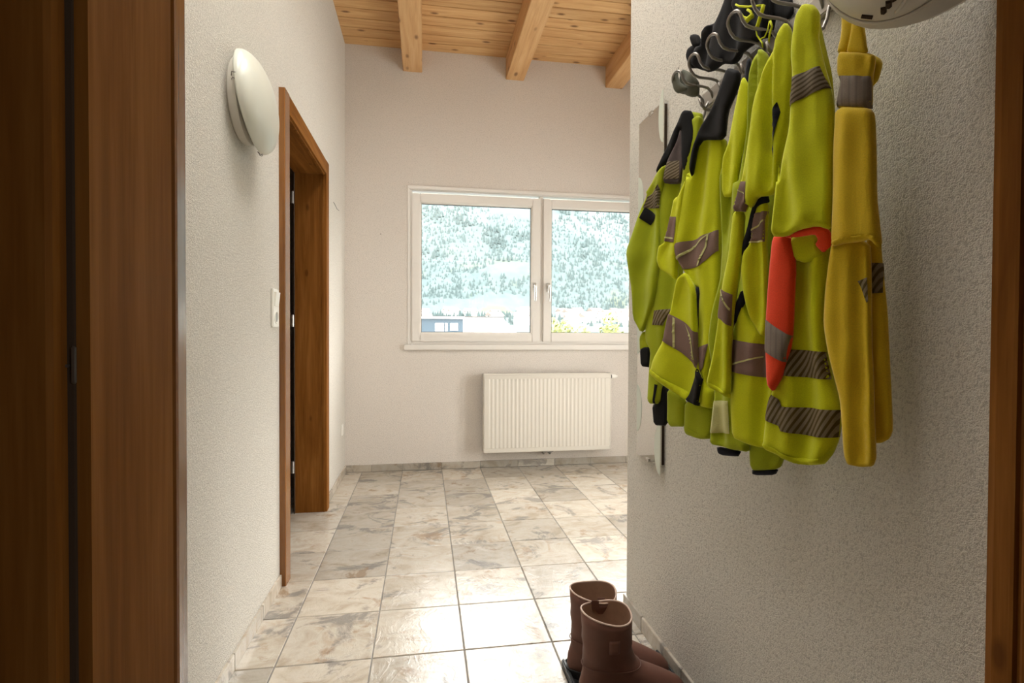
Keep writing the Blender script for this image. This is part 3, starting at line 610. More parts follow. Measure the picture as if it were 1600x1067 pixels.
  ('body','lime',0.002,0.036,(9,0.006),[(-0.0448,1.536),(0.0159,1.5177),(0.021,1.4908),(0.0126,1.3826),(0.012,1.3058),(0.0137,1.1688),(-0.0031,1.0398),(-0.0198,0.9504),(-0.0034,0.9343),(-0.0064,0.8921),(-0.0453,0.8937),(-0.0393,0.9711),(-0.0492,1.0063),(-0.0529,1.0958),(-0.0422,1.1769),(-0.062,1.1818),(-0.0927,1.2243),(-0.1142,1.2607),(-0.1179,1.2891),(-0.103,1.3837),(-0.0816,1.4655),(-0.0731,1.4456),(-0.0644,1.4882)],[('reflective_band','plum',[(-0.1162,1.2911),(-0.0633,1.2943),(0.0101,1.3069),(0.0106,1.2589),(-0.036,1.2286),(-0.0922,1.2252),(-0.1119,1.2604)]),('piping','cream',[(-0.1084,1.2563),(-0.0112,1.3029),(-0.0052,1.3033),(-0.1043,1.2503)]),('piping','cream',[(-0.0439,1.2294),(-0.021,1.2717),(-0.0163,1.3015),(-0.0122,1.3009),(-0.0169,1.2689),(-0.0381,1.2297)]),('reflective_band','plum',[(-0.0474,1.0354),(-0.0107,1.045),(-0.0244,0.9897),(-0.0383,0.972)])]),
  ('collar','black',0.03,0.026,(4,0.003),[(0.0397,1.6602),(0.0683,1.6417),(0.0677,1.6185),(0.0553,1.5908),(0.0395,1.5636),(0.0331,1.5028),(-0.0272,1.5208),(-0.0415,1.5085),(-0.055,1.4375),(-0.0612,1.4656),(-0.0531,1.5075),(-0.0327,1.5493),(-0.0027,1.5823),(0.0212,1.6241)],[]),
  ('front_flap','lime',0.022,0.03,(5,0.006),[(-0.104,1.2031),(-0.079,1.22),(-0.0476,1.1764),(-0.0434,1.0833),(-0.0386,0.9873),(-0.0227,0.9597),(-0.0349,0.8961),(-0.0699,0.9052),(-0.1836,0.9612),(-0.1734,1.0013),(-0.1373,1.0522),(-0.1233,1.1199),(-0.1204,1.121)],[('reflective_band','plum',[(-0.1233,1.1199),(-0.0776,1.0959),(-0.0411,1.0711),(-0.0381,0.9864),(-0.0851,1.0224),(-0.1373,1.0522)]),('piping','cream',[(-0.1087,1.1102),(-0.103,1.1055),(-0.0993,1.0343),(-0.1044,1.0342)]),('piping','cream',[(-0.0748,1.0936),(-0.0516,1.0555),(-0.0425,1.007),(-0.0478,1.0067),(-0.0569,1.0532)]),('corner_panel','black',[(-0.0375,0.986),(-0.0227,0.9597),(-0.0349,0.8966),(-0.0699,0.9061)]),('hem','lime',[(-0.1781,0.9794),(-0.063,0.9252),(-0.0705,0.9064),(-0.1823,0.9617)])]),
  ('side_panel','navy',0.018,0.016,(3,0.001),[(-0.0563,1.1842),(-0.0361,1.1753),(-0.0434,1.1279),(-0.0493,1.0389),(-0.0551,1.0835)],[]),
  ('sleeve','lime',0.012,0.03,(6,0.005),[(-0.0654,1.4873),(-0.0856,1.4384),(-0.1077,1.4068),(-0.1204,1.4093),(-0.1316,1.365),(-0.1487,1.302),(-0.1681,1.2927),(-0.1739,1.2575),(-0.1631,1.2325),(-0.1299,1.2129),(-0.1111,1.1988),(-0.1062,1.2684),(-0.0942,1.3582),(-0.0749,1.4627)],[('reflective_band','plum',[(-0.1292,1.3622),(-0.1066,1.3568),(-0.1122,1.2946),(-0.1499,1.3036)]),('piping','cream',[(-0.1477,1.315),(-0.1135,1.3063),(-0.1135,1.3026),(-0.1488,1.3114)])]),
  ('tail','limeolive',-0.014,0.026,(4,0.005),[(-0.1577,0.9334),(-0.102,0.9053),(-0.1006,0.8347),(-0.1584,0.8261)],[]),
  ('tail','limeolive',-0.006,0.028,(5,0.005),[(-0.096,0.9065),(-0.0117,0.8977),(-0.0194,0.8188),(-0.0508,0.8126),(-0.0961,0.8194)],[('hem','limeolive',[(-0.0941,0.8416),(-0.051,0.8275),(-0.0186,0.8326),(-0.0195,0.8196),(-0.0509,0.8135),(-0.0955,0.8205)])]),
 ]),
 'jacket_far': ((0.695, 1.345), 28, (0.0037, 1.6643), [
  ('shoulder','black',0.012,0.03,(7,0.004),[(0.0016,1.6503),(0.0112,1.6549),(0.027,1.6478),(0.0376,1.5851),(0.0272,1.5207),(0.0131,1.4757),(0.0001,1.5276),(-0.0008,1.611),(-0.0177,1.5667),(-0.047,1.532),(-0.0731,1.5044),(-0.0819,1.5126),(-0.0415,1.5832),(-0.0154,1.6203)],[]),
  ('yoke','plumdark',0.016,0.026,(5,0.003),[(-0.0164,1.5758),(-0.0023,1.611),(0.0074,1.608),(0.01,1.5247),(-0.0024,1.4642),(-0.0583,1.4764),(-0.0443,1.5305)],[('reflective_band','greyhatchd',[(-0.0443,1.5295),(-0.0031,1.5271),(-0.0026,1.4779),(-0.0511,1.4859)])]),
  ('collar_lining','limeolive',-0.006,0.02,(4,0.003),[(0.0101,1.6572),(0.0447,1.6412),(0.0448,1.6267),(0.0261,1.5742),(0.0175,1.5962)],[]),
  ('sleeve','limeolive',0.016,0.032,(6,0.006),[(-0.0736,1.5097),(-0.0433,1.5276),(-0.0518,1.4769),(-0.0618,1.4412),(-0.0621,1.4664),(-0.065,1.3909),(-0.0607,1.2786),(-0.0763,1.1676),(-0.1063,1.1055),(-0.1255,1.0673),(-0.1542,1.1127),(-0.1584,1.1932),(-0.1693,1.2584),(-0.1802,1.3054),(-0.1532,1.3582),(-0.1303,1.4126),(-0.1079,1.4554),(-0.1112,1.4638),(-0.1017,1.475)],[('reflective_band','greyhatchd',[(-0.1033,1.4493),(-0.0615,1.4749),(-0.0646,1.4101),(-0.116,1.4205)]),('badge','black',[(-0.1108,1.4222),(-0.0737,1.3924),(-0.0974,1.3696),(-0.1255,1.3934)])]),
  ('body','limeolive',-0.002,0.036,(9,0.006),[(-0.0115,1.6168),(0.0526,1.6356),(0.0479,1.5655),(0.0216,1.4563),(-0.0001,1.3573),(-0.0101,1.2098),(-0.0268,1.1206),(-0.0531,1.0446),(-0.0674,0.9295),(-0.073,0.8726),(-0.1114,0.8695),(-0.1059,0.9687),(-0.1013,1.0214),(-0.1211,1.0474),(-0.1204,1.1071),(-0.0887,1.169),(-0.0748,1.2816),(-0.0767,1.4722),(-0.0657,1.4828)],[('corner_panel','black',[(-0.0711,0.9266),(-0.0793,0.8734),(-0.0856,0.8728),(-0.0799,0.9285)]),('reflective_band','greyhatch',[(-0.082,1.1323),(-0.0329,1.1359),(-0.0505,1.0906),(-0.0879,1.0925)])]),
  ('cuff','black',0.01,0.026,(3,0.002),[(-0.1351,1.0243),(-0.1219,1.03),(-0.101,1.031),(-0.1017,0.9728),(-0.1312,0.9744)],[]),
  ('sleeve_end','limeolive',0.006,0.024,(4,0.003),[(-0.1415,1.0578),(-0.1284,1.0765),(-0.1021,1.066),(-0.1029,1.0214),(-0.1391,1.0151)],[]),
  ('tail','black',-0.01,0.024,(4,0.003),[(-0.0875,0.9324),(-0.0541,0.9143),(-0.0555,0.8677),(-0.0568,0.8127),(-0.1009,0.8076),(-0.1074,0.8673),(-0.0964,0.8695)],[]),
 ]),
 'jacket_black': ((0.738, 1.22), 12, (0.1036, 1.8833), [
  ('body','black',0,0.03,(8,0.006),[(0.0125,1.891),(0.0052,1.8788),(-0.0096,1.8568),(-0.0249,1.8429),(-0.0612,1.8519),(-0.0769,1.8416),(-0.0794,1.8109),(-0.0987,1.8175),(-0.1125,1.8005),(-0.1157,1.7782),(-0.1023,1.7631),(-0.0513,1.7284),(-0.0078,1.7311),(0.0224,1.7157),(0.051,1.7278),(0.0785,1.7301),(0.105,1.7324),(0.1321,1.7237),(0.1394,1.7523),(0.1446,1.8137)],[]),
  ('hood','black',0.02,0.024,(5,0.004),[(0.0559,1.8616),(0.1452,1.8094),(0.1476,1.7492),(0.1373,1.7189),(0.1199,1.7227),(0.1114,1.751),(0.0812,1.7797),(0.0531,1.8106),(0.0384,1.8453)],[]),
  ('loop','black',0.0,0.016,(3,0.002),[(0.1351,1.8159),(0.1829,1.7882),(0.1891,1.7511),(0.175,1.7396),(0.142,1.7623),(0.1292,1.7943)],[]),
 ]),
 'cap': ((0.735, 1.36), 30, (-0.064, 1.8229), [
  ('brim','olivegrey',0.02,0.022,(3,0.002),[(-0.0432,1.7994),(-0.0502,1.7835),(-0.0428,1.756),(-0.018,1.7318),(-0.0214,1.7269),(-0.046,1.7249),(-0.0587,1.7367),(-0.0651,1.7577),(-0.0574,1.7861)],[]),
  ('crown','olivegrey',0.0,0.03,(5,0.004),[(-0.0466,1.7995),(-0.0112,1.7709),(0.0062,1.7432),(0.0048,1.7103),(-0.0105,1.707),(-0.0316,1.7196),(-0.0496,1.7413),(-0.0535,1.7708)],[]),
 ]),
 'glove': ((0.735, 1.3), 30, (-0.0517, 1.8565), [
  ('finger','black',0.012,0.024,(2,0.001),[(-0.049,1.8446),(-0.0464,1.8533),(-0.0336,1.8521),(-0.0223,1.8432),(-0.0147,1.8259),(-0.0112,1.8069),(-0.0393,1.8183),(-0.0444,1.8293)],[]),
  ('palm','black',0.0,0.03,(3,0.002),[(-0.045,1.8297),(-0.0168,1.8181),(-0.0115,1.7807),(-0.0178,1.7596),(-0.0546,1.7735),(-0.0652,1.8077),(-0.0602,1.8239)],[]),
 ]),
}
PIPING = [([(0.0709, 1.8224), (0.0807, 1.813), (0.1077, 1.7966), (0.1336, 1.784), (0.1508, 1.776)], 0.0022), ([(0.1508, 1.776), (0.1479, 1.7667), (0.1403, 1.7513), (0.1349, 1.7395), (0.1312, 1.7345)], 0.0042), ([(0.1312, 1.7345), (0.1339, 1.7202), (0.141, 1.708), (0.1549, 1.7058), (0.1638, 1.717), (0.1675, 1.733)], 0.0016), ([(0.1425, 1.7072), (0.1489, 1.6955), (0.1499, 1.6864)], 0.0016), ([(0.0878, 1.7911), (0.093, 1.7819), (0.1031, 1.7739), (0.1113, 1.772), (0.1194, 1.773), (0.1144, 1.7828), (0.1061, 1.7911)], 0.0028), ([(0.1032, 1.7676), (0.1114, 1.7694), (0.1211, 1.7704)], 0.0055), ([(0.1696, 1.7319), (0.1742, 1.7187), (0.1685, 1.7049), (0.1657, 1.6871)], 0.0022)]

def seg_dist(px, py, poly):
    d = np.full(px.shape, 1e9); n = len(poly); inside = np.zeros(px.shape, bool)
    for i in range(n):
        (x0, y0), (x1, y1) = poly[i], poly[(i + 1) % n]
        dx, dy = x1 - x0, y1 - y0; L = dx * dx + dy * dy + 1e-12
        t = np.clip(((px - x0) * dx + (py - y0) * dy) / L, 0, 1)
        d = np.minimum(d, np.hypot(px - x0 - t * dx, py - y0 - t * dy))
        c = (y0 > py) != (y1 > py)
        with np.errstate(divide='ignore', invalid='ignore'):
            inside ^= c & (px < dx * (py - y0) / (dy if abs(dy) > 1e-12 else 1e-12) + x0)
    return np.where(inside, d, 0.0)
def soften(poly, ratio=.16):
    out = []
    n = len(poly)
    for i in range(n):
        a, b = poly[i], poly[(i + 1) % n]
        out.append((a[0] + (b[0] - a[0]) * ratio, a[1] + (b[1] - a[1]) * ratio))
        out.append((a[0] + (b[0] - a[0]) * (1 - ratio), a[1] + (b[1] - a[1]) * (1 - ratio)))
    return out
def resample(poly, step):
    out = []
    for i, a in enumerate(poly):
        b = poly[(i + 1) % len(poly)]; L = math.hypot(b[0] - a[0], b[1] - a[1]); n = max(1, int(L / step + .5))
        out += [(a[0] + (b[0] - a[0]) * k / n, a[1] + (b[1] - a[1]) * k / n) for k in range(n)]
    return out
def triangulate(poly, step, rings=False, inner=None):
    bd = resample(poly, step)
    xs = [p[0] for p in bd]; ys = [p[1] for p in bd]
    gx, gy = np.meshgrid(np.arange(min(xs), max(xs), step), np.arange(min(ys), max(ys), step * 1.25))
    gx[1::2] += step * .5
    g = np.stack([gx.ravel(), gy.ravel()], 1)
    g = g[seg_dist(g[:, 0], g[:, 1], bd) > (.0065 + step * .55 if rings else step * .6)]
    if inner is not None: g = inner[seg_dist(inner[:, 0], inner[:, 1], bd) > .0012]
    pts = [Vector(p) for p in bd] + [Vector(p) for p in g]
    if rings:
        area = sum(bd[i - 1][0] * bd[i][1] - bd[i][0] * bd[i - 1][1] for i in range(len(bd)))
        sg = 1 if area > 0 else -1
        for ins in (.0022, .0065):
            q = []
            for i in range(len(bd)):
                (x0, y0), (x1, y1), (x2, y2) = bd[i - 1], bd[i], bd[(i + 1) % len(bd)]
                tx, ty = x2 - x0, y2 - y0; L = math.hypot(tx, ty) + 1e-9
                q.append((x1 - ty / L * ins * sg, y1 + tx / L * ins * sg))
            q = np.array(q); ok = seg_dist(q[:, 0], q[:, 1], bd) > ins * .82
            pts += [Vector(p) for p in q[ok]]
    nb = len(bd)
    v, e, f, _, _, _ = delaunay_2d_cdt(pts, [(i, (i + 1) % nb) for i in range(nb)], [list(range(nb))], 1, 1e-6)
    return np.array([(p.x, p.y) for p in v]), [tuple(t) for t in f]
class Surf:
    """front and back of one cloth piece over its hanging plane (s along the wall, z up)"""
    def __init__(s, poly, T, fold, apex, seed):
        s.poly = poly; s.T = T; s.n, s.a = fold; s.apex = apex; s.seed = seed
        ss = [p[0] for p in poly]; s.w = max(.03, max(ss) - min(ss))
    def h(s, S, Z):
        d = seg_dist(S, Z, s.poly); R = .0065
        prof = s.T * .36 * np.sqrt(np.maximum(0, 1 - (1 - np.minimum(d / R, 1)) ** 2))
        drop = np.maximum(0, s.apex[1] - Z)
        a = (S - s.apex[0]) / (.035 + s.w * .55 * np.minimum(1, .25 + drop * 1.8))
        k = s.n * .75; ph = s.seed * 1.7
        wob = np.sin(Z * 9 + s.seed * 2.1) * .55 + np.sin(Z * 21 + s.seed) * .22
        F = np.sin(a * k + ph + wob) + .5 * np.sin(a * k * 1.9 + ph * 2 + wob * 1.6 + 1) + .16 * np.sin(Z * 26 + a * 3 + ph) 
        F = F + .15 * np.sin(Z * 47 - a * 4.5 + ph * 3) * np.sin(Z * 13 + ph)
        F = F - .55 * np.sqrt(np.sin(a * k * .8 + ph + wob * 1.3) ** 2 + .04) + .3
        amp = 1.25 * s.a * np.minimum(1, .25 + d / .02)
        return prof, amp * F
def cloth(name, mat, root, P0, phi, off, T, fold, poly, apex, seed, bands):
    d = Vector((math.sin(phi), -math.cos(phi), 0)); nn = Vector((-math.cos(phi), -math.sin(phi), 0)); O = Vector((P0[0], P0[1], 0))
    pl = soften(poly); sf = Surf(resample(pl, .01), T, fold, apex, seed)
    def make(nm, mt, pts2, tris, fr, bk, parent, top=False):
        S, Z = pts2[:, 0], pts2[:, 1]; N = len(S)
        edge = np.abs(fr - bk) < 1e-7
        vid = {}; V = []
        def add(i, h):
            V.append(tuple(O + d * float(S[i]) + nn * float(h) + Vector((0, 0, float(Z[i]))))); return len(V) - 1
        f_id = [add(i, fr[i]) for i in range(N)]
        b_id = [f_id[i] if edge[i] else add(i, bk[i]) for i in range(N)]
        F = [(f_id[a], f_id[b], f_id[c]) for a, b, c in tris] + [(b_id[c], b_id[b], b_id[a]) for a, b, c in tris]
        F = [t for t in F if len(set(t)) == 3]
        me = bpy.data.meshes.new(nm); me.from_pydata(V, [], F); me.update()
        uvl = me.uv_layers.new(name='UVMap')
        uvs = [None] * len(V)
        for i in range(N): uvs[f_id[i]] = (S[i], Z[i]); uvs[b_id[i]] = (S[i], Z[i])
        for lp_ in me.loops: uvl.data[lp_.index].uv = uvs[lp_.vertex_index]
        for p in me.polygons: p.use_smooth = True
        me.materials.append(M[mt]); o = bpy.data.objects.new(nm, me); COL.objects.link(o)
        o.parent = parent
        if top: o.matrix_parent_inverse = Matrix.Translation(-Vector(root.location))
        return o
    p2, tris = triangulate(pl, .007, True)
    tris = [t for t in tris if len(t) == 3]
    prof, F = sf.h(p2[:, 0], p2[:, 1])
    o = make(name, mat, p2, tris, off + T * .5 + prof + F, off + T * .5 - prof + F, root, True)
    for q, (bn, bm_, bp) in enumerate(bands):
        lift = (.0090 if bn == 'piping' else .0026) + .0004 * q
        bp2, bt = triangulate(bp, .0035, False, p2); bt = [t for t in bt if len(t) == 3]
        prof, F = sf.h(bp2[:, 0], bp2[:, 1])
        h = off + T * .5 + prof + F
        rim = np.minimum(1, seg_dist(bp2[:, 0], bp2[:, 1], bp) / (.0009 if bn == 'piping' else .003))
        make(bn, bm_, bp2, bt, h + .0004 + lift * (.4 + .6 * rim), h - .002, o)
    return o
INFO = {
 'overall': ('bib_overall', 'amber yellow bib overall with grey chest band, hanging below the white helmet', 'overall'),
 'shirt_orange': ('work_shirt', 'lime yellow shirt with signal orange sleeve and hatched grey bands, next to the amber overall', 'shirt'),
 'shirt_stripe': ('work_shirt', 'lime yellow shirt with navy side stripes and plain plum bands, behind the orange sleeve', 'shirt'),
 'sweater': ('sweater', 'dull yellow green sweater with black hem trim, mostly hidden between two lime garments', 'sweater'),
 'jacket_collar': ('work_jacket', 'lime jacket with big black collar and broad plum grey bands', 'jacket'),
 'jacket_far': ('work_jacket', 'olive lime jacket with black shoulders and black square badge, in front of the mirror', 'jacket'),
 'jacket_black': ('softshell_jacket', 'black hooded jacket with neon piping bundled on top of the wire hooks', 'jacket'),
 'cap': ('cap', 'olive grey cap on the end hook of the coat rail, above the mirror', 'cap'),
 'glove': ('glove', 'black work glove with its fingertip up, behind the wire hooks beside the cap', 'glove')}
for gi, (key, (P0, phi, apex, pieces)) in enumerate(GARMENTS.items()):
    nm, lb, ct = INFO[key]; ph = math.radians(phi)
    root = thing(nm, lb, ct, (P0[0], P0[1], apex[1]), 'work clothes on the coat rack' if ct in ('shirt', 'jacket', 'sweater', 'overall') else None)
    for pi, (pn, mt, off, T, fold, poly, bands) in enumerate(pieces):
        cloth(pn, mt, root, P0, ph, off, T, fold, poly, apex, gi * 3.3 + pi * 1.37, bands)
    INFO[key] = root
# neon piping on the black jacket
def plane_pt(key, s, z, h):
    P0, phi = GARMENTS[key][0], math.radians(GARMENTS[key][1])
    return (P0[0] + math.sin(phi) * s - math.cos(phi) * h, P0[1] - math.cos(phi) * s - math.sin(phi) * h, z)
for pts, r in PIPING:
    rel(MB().tube([plane_pt('jacket_black', s, z, .052) for s, z in pts], r, 8).build('piping', 'lime', smooth=True), INFO['jacket_black'])

# ------------------------------------------------------------------ helmet
hm = thing('safety_helmet', 'white safety helmet with vent slots, hung above the amber overall', 'helmet', (.70, .70, 1.64))
ax = Vector((-.78, -.45, -.22)).normalized()
upv = Vector((0, 0, 1)); sx = upv.cross(ax).normalized(); uy = ax.cross(sx)
HM = Matrix((sx, uy, ax)).transposed().to_4x4(); HM.translation = (.684, .692, 1.680)
def dome(r1, r2, hh, seg=48, rings=14, thick=0):
    v = []
    for i in range(rings + 1):
        t = math.pi / 2 * i / rings
        for k in range(seg):
            a = 2 * math.pi * k / seg; c = math.cos(t)
            e = c ** .85
            v.append(Vector((r1 * e * math.cos(a), r2 * e * math.sin(a), hh * math.sin(t))))
    f = [(i * seg + k, i * seg + (k + 1) % seg, (i + 1) * seg + (k + 1) % seg, (i + 1) * seg + k) for i in range(rings) for k in range(seg)]
    return v, f
mb = MB(); v, f = dome(.112, .138, .135); mb.v = [tuple(HM @ p) for p in v]; mb.f = f
v2, f2 = dome(.107, .133, .130); b = len(mb.v); mb.v += [tuple(HM @ p) for p in v2]; mb.f += [tuple(b + i for i in q) for q in f2]
mb.f += [(k, (k + 1) % 48, b + (k + 1) % 48, b + k) for k in range(48)]
rel(mb.build('shell', 'helmet', smooth=True), hm)
rim = MB(); seg = 64; pr = [(1.0, .006), (1.055, -.002), (1.06, -.008), (1.0, -.006), (.97, -.002)]
for q, z in pr:
    for k in range(seg):
        a = 2 * math.pi * k / seg; ext = .035 * max(0, math.cos(a + .45)) ** 3
        rr = q if q > 1.05 else q
        rim.v.append(tuple(HM @ Vector(((.112 * rr + (ext if q > 1.04 else 0)) * math.cos(a), (.138 * rr + (ext if q > 1.04 else 0)) * math.sin(a), z - (ext * .35 if q > 1.04 else 0)))))
n_ = len(pr)
rim.f = [(i * seg + k, i * seg + (k + 1) % seg, ((i + 1) % n_) * seg + (k + 1) % seg, ((i + 1) % n_) * seg + k) for i in range(n_) for k in range(seg)]
rel(autosmooth(rim.build('brim', 'helmet'), 50), hm)
def on_dome(a, t, lift=0):
    c = math.cos(t) ** .85
    return HM @ Vector(((.112 + lift) * c * math.cos(a), (.138 + lift) * c * math.sin(a), (.135 + lift) * math.sin(t)))
for i in range(5):
    a = -1.70 + .085 * i; t = .34 + .075 * i
    rel(MB().tube([on_dome(a, t, .0005), on_dome(a + .03, t + .09, .0005)], .0042, 6).build('vent_slot', 'dark'), hm)
rel(MB().tube([on_dome(-1.98, .30, .0005), on_dome(-1.85, .27, .0005)], .004, 6).build('vent_slot', 'dark'), hm)
rel(MB().tube([on_dome(-1.58 + .075 * i, .26 + .07 * i, .001) for i in range(9)], .003, 6).build('rib', 'helmet', smooth=True), hm)
rel(MB().tube([on_dome(a_, .08, .002) for a_ in [-2.9 + .1 * i for i in range(30)]], .0022, 6).build('rib', 'helmet', smooth=True), hm)

def dome_xy(x, y, lift=.0012):
    e = min(1, math.hypot(x / .112, y / .138)); t = math.acos(e ** (1 / .85)); return HM @ Vector((x, y, .135 * math.sin(t) + lift))
for off_ in (-.028, 0, .028):
    rel(MB().tube([dome_xy(off_, -.09 + .0105 * q) for q in range(21)], .0045 if off_ == 0 else .003, 6).build('crest_rib', 'helmet', smooth=True), hm)

# ------------------------------------------------------------------ boot tray and boots
ty = thing('boot_tray', 'black plastic tray with raised rim under the brown boots', 'tray', (.60, 1.40, 0))
tr = MB()
TX0, TX1, TY0, TY1 = .435, .764, 1.10, 1.655
tr.box(TX0, TX1, TY0, TY1, .001, .006, .002)
rel(tr.build('base', 'black_plastic'), ty)
rm = MB().box(TX0, TX0 + .012, TY0, TY1, .004, .026, .004).box(TX1 - .012, TX1, TY0, TY1, .004, .026, .004).box(TX0 + .01, TX1 - .01, TY0, TY0 + .012, .004, .026, .004).box(TX0 + .01, TX1 - .01, TY1 - .012, TY1, .004, .026, .004)
rel(rm.build('rim', 'black_plastic'), ty)
def boot(label, loc, rot, side):
    root = thing('leather_boot', label, 'boot', loc, 'pair of pull on boots')
    root.rotation_euler = (0, 0, rot)
    H = .262; seg = 36
    # rings from the sole up: foot points along +x, leg axis at x=0
    rings = [  # z, centre x, half length x, half width y
        (.022, .075, .152, .048), (.034, .075, .156, .052), (.050, .074, .154, .053), (.066, .068, .146, .052), (.080, .056, .130, .050),
        (.094, .040, .110, .049), (.108, .024, .092, .049), (.124, .012, .080, .051), (.142, .005, .073, .054), (.165, .001, .070, .058),
        (.190, 0, .070, .062), (.215, 0, .0705, .0655), (.240, -.001, .0715, .068), (H, -.002, .0725, .070)]
    def ring(z, cx, a, b, inset=0, k0=0):
        out = []
        for k in range(seg):
            t = 2 * math.pi * k / seg; c, s = math.cos(t), math.sin(t)
            p = 2.3
            r = (abs(c) ** p + abs(s) ** p) ** (-1 / p)
            x, y = cx + (a - inset) * r * c, (b - inset) * r * s
            if z < .09: y *= 1 - .18 * max(0, (-c)) - .10 * max(0, c - .5)
            zz = z + (.004 * math.cos(t) * -1 + .006 * math.sin(2 * t + .5) if z > .255 else 0)
            if .1 < z < .2:
                wob = .0035 * math.sin(z * 150 + 2 * t) * max(0, math.cos(t + .4)) + .002 * math.sin(z * 90 + 3 * t)
                x += wob * c; y += wob * s
            if z < .1 and c > .2: zz -= .0
            out.append((x, y, zz))
        return out
    mb = MB(); rr = [ring(*q) for q in rings]
    for r in rr: mb.v += r
    n = len(rr)
    mb.f += [(i * seg + k, i * seg + (k + 1) % seg, (i + 1) * seg + (k + 1) % seg, (i + 1) * seg + k) for i in range(n - 1) for k in range(seg)]
    b = len(mb.v); inn = [ring(*q, inset=.0045) for q in rings[:4:-1]]
    for r in inn: mb.v += r
    mb.f += [((n - 1) * seg + k, (n - 1) * seg + (k + 1) % seg, b + (k + 1) % seg, b + k) for k in range(seg)]
    mb.f += [(b + i * seg + k, b + i * seg + (k + 1) % seg, b + (i + 1) * seg + (k + 1) % seg, b + (i + 1) * seg + k) for i in range(3) for k in range(seg)]
    o = mb.build('upper', 'leather', root, True)
    lin = MB()
    for r in [ring(*q, inset=.0055) for q in rings[:8:-1]]: lin.v += r
    m_ = len(rings[:8:-1])
    lin.f = [(i * seg + k, i * seg + (k + 1) % seg, (i + 1) * seg + (k + 1) % seg, (i + 1) * seg + k) for i in range(m_ - 1) for k in range(seg)]
    lin.f.append(tuple((m_ - 1) * seg + k for k in range(seg)))
    lin.build('lining', 'leather_lining', root, True)
    top = ring(rings[-1][0] + .001, rings[-1][1], rings[-1][2], rings[-1][3], .0018)
    MB().tube(top, .0027, 8, closed=True).build('top_edge', 'leather_edge', root, True)
    so = MB(); b0 = ring(0.0, .076, .158, .052); b1 = ring(.024, .076, .160, .054)
    so.v = [(x, y, 0) for x, y, z in b0] + b1
    so.f = [(k, (k + 1) % seg, seg + (k + 1) % seg, seg + k) for k in range(seg)] + [tuple(range(seg))[::-1], tuple(seg + k for k in range(seg))]
    so.build('sole', 'rubber', root)
    # seam round the ankle, pull tab and side patch
    MB().tube([p for p in ring(.118, .016, .0865, .0515)], .0014, 6, closed=True).build('seam', 'leather', root, True)
    lpb = MB().box(-.011, .011, .0700, .0728, .240, .268, .001)
    lpb.v = [(x, y * side, z) for x, y, z in lpb.v]; lpb.build('pull_loop', 'leather', root)
    pm = MB()
    for i in range(5):
        for j in range(5):
            t = math.radians(-96 + 24 + i * -6 ); z = .178 + j * .009
            x, y = .0715 * math.cos(t), .0655 * math.sin(t); pm.v.append((x * 1.006, y * 1.0, z))
    pm.f = [(i * 5 + j, (i + 1) * 5 + j, (i + 1) * 5 + j + 1, i * 5 + j + 1) for i in range(4) for j in range(4)]
    po = pm.build('patch', 'leather', root, True); sm = po.modifiers.new('thickness', 'SOLIDIFY'); sm.thickness = .004; sm.offset = 0
    return root
boot('brown leather pull on boot nearer the doorway, standing on the tray', (.518, 1.462, .006), math.radians(-6), 1)
boot('brown leather pull on boot behind the first one, nearer the wall corner', (.520, 1.590, .006), math.radians(-14), -1)

# ------------------------------------------------------------------ outside: valley, mountain, houses, trees
def mat_land():
    n = NT('forested_mountain'); c = n.coord()
    geo = n.n('ShaderNodeNewGeometry'); sp = n.n('ShaderNodeSeparateXYZ'); n.l(geo.outputs['Position'], sp.inputs[0])
    f = n.noise(c, .012, 8, .65); fine = n.noise(c, .07, 4, .7)
    forest = n.mix(n.ramp(fine, [(.35, 0), (.65, 1)]), (.046, .066, .068), (.062, .080, .082))  # distance haze is tinted into the forest colour
    rock = n.ramp(n.noise(n.mapping(c, (.004, .002, .006), rot=(0, .9, .4)), 2.0, 8, .7, .6), [(.44, 0), (.54, 1)])
    hi = n.ramp(n.math('MULTIPLY', n.math('ADD', sp.outputs['Z'], n.math('MULTIPLY', sp.outputs['X'], .45)), .001), [(.26, 0), (.45, 1)])
    col = n.mix(n.math('MULTIPLY', rock, hi), forest, (.20, .20, .20))
    mead = n.ramp(f, [(.54, 0), (.60, 1)]); low = n.ramp(n.math('MULTIPLY', sp.outputs['Z'], .001), [(.02, 1), (.14, 0)])
    col = n.mix(n.math('MULTIPLY', mead, low), col, (.070, .080, .056))
    n.set(col, .95, spec=.1); return n.m
M['land'] = mat_land()
M['conifer'] = mat_plain('conifer_haze_blue', (.047, .066, .067), .9, spec=.1, var=.4, vscale=.05)  # blue of the haze mixed into the tree colour
M['leaf'] = mat_plain('yellow_green_leaf', (.11, .125, .03), .7, var=.35, vscale=3)
M['house'] = mat_plain('house_render', (.42, .41, .39), .9)
M['roof_tile'] = mat_plain('clay_roof', (.11, .092, .082), .9)
M['white_roof'] = mat_plain('white_sheet_roof', (.80, .80, .79), .6, var=.02)
M['glazing'] = mat_plain('blue_grey_glazing', (.030, .045, .058), .3, spec=.15)
M['bark'] = mat_plain('bark', (.10, .07, .05), .9)
def ground_z(x, y):
    d = max(0, y - 260 - .0 * x)
    base = -14 + .095 * min(480, max(0, y - 120))
    h = base + min(max(0.0, y - 600 + .10 * x) * .52, 640 + .1 * max(0, x) - .0 * y)
    nz = noise.fractal(Vector((x * .0016, y * .0016, 1.7)), 1.0, 2.0, 6)
    return h + nz * min(150, max(0, (y - 420) * .16)) + 8 * math.exp(-(((x - 108) / 40) ** 2 + ((y - 700) / 40) ** 2))
gx = np.linspace(-1900, 2900, 110); gy = np.concatenate([np.linspace(6, 400, 14), np.linspace(430, 2700, 80)])
mb = MB(); mb.v = [(x, y, ground_z(x, y)) for y in gy for x in gx]
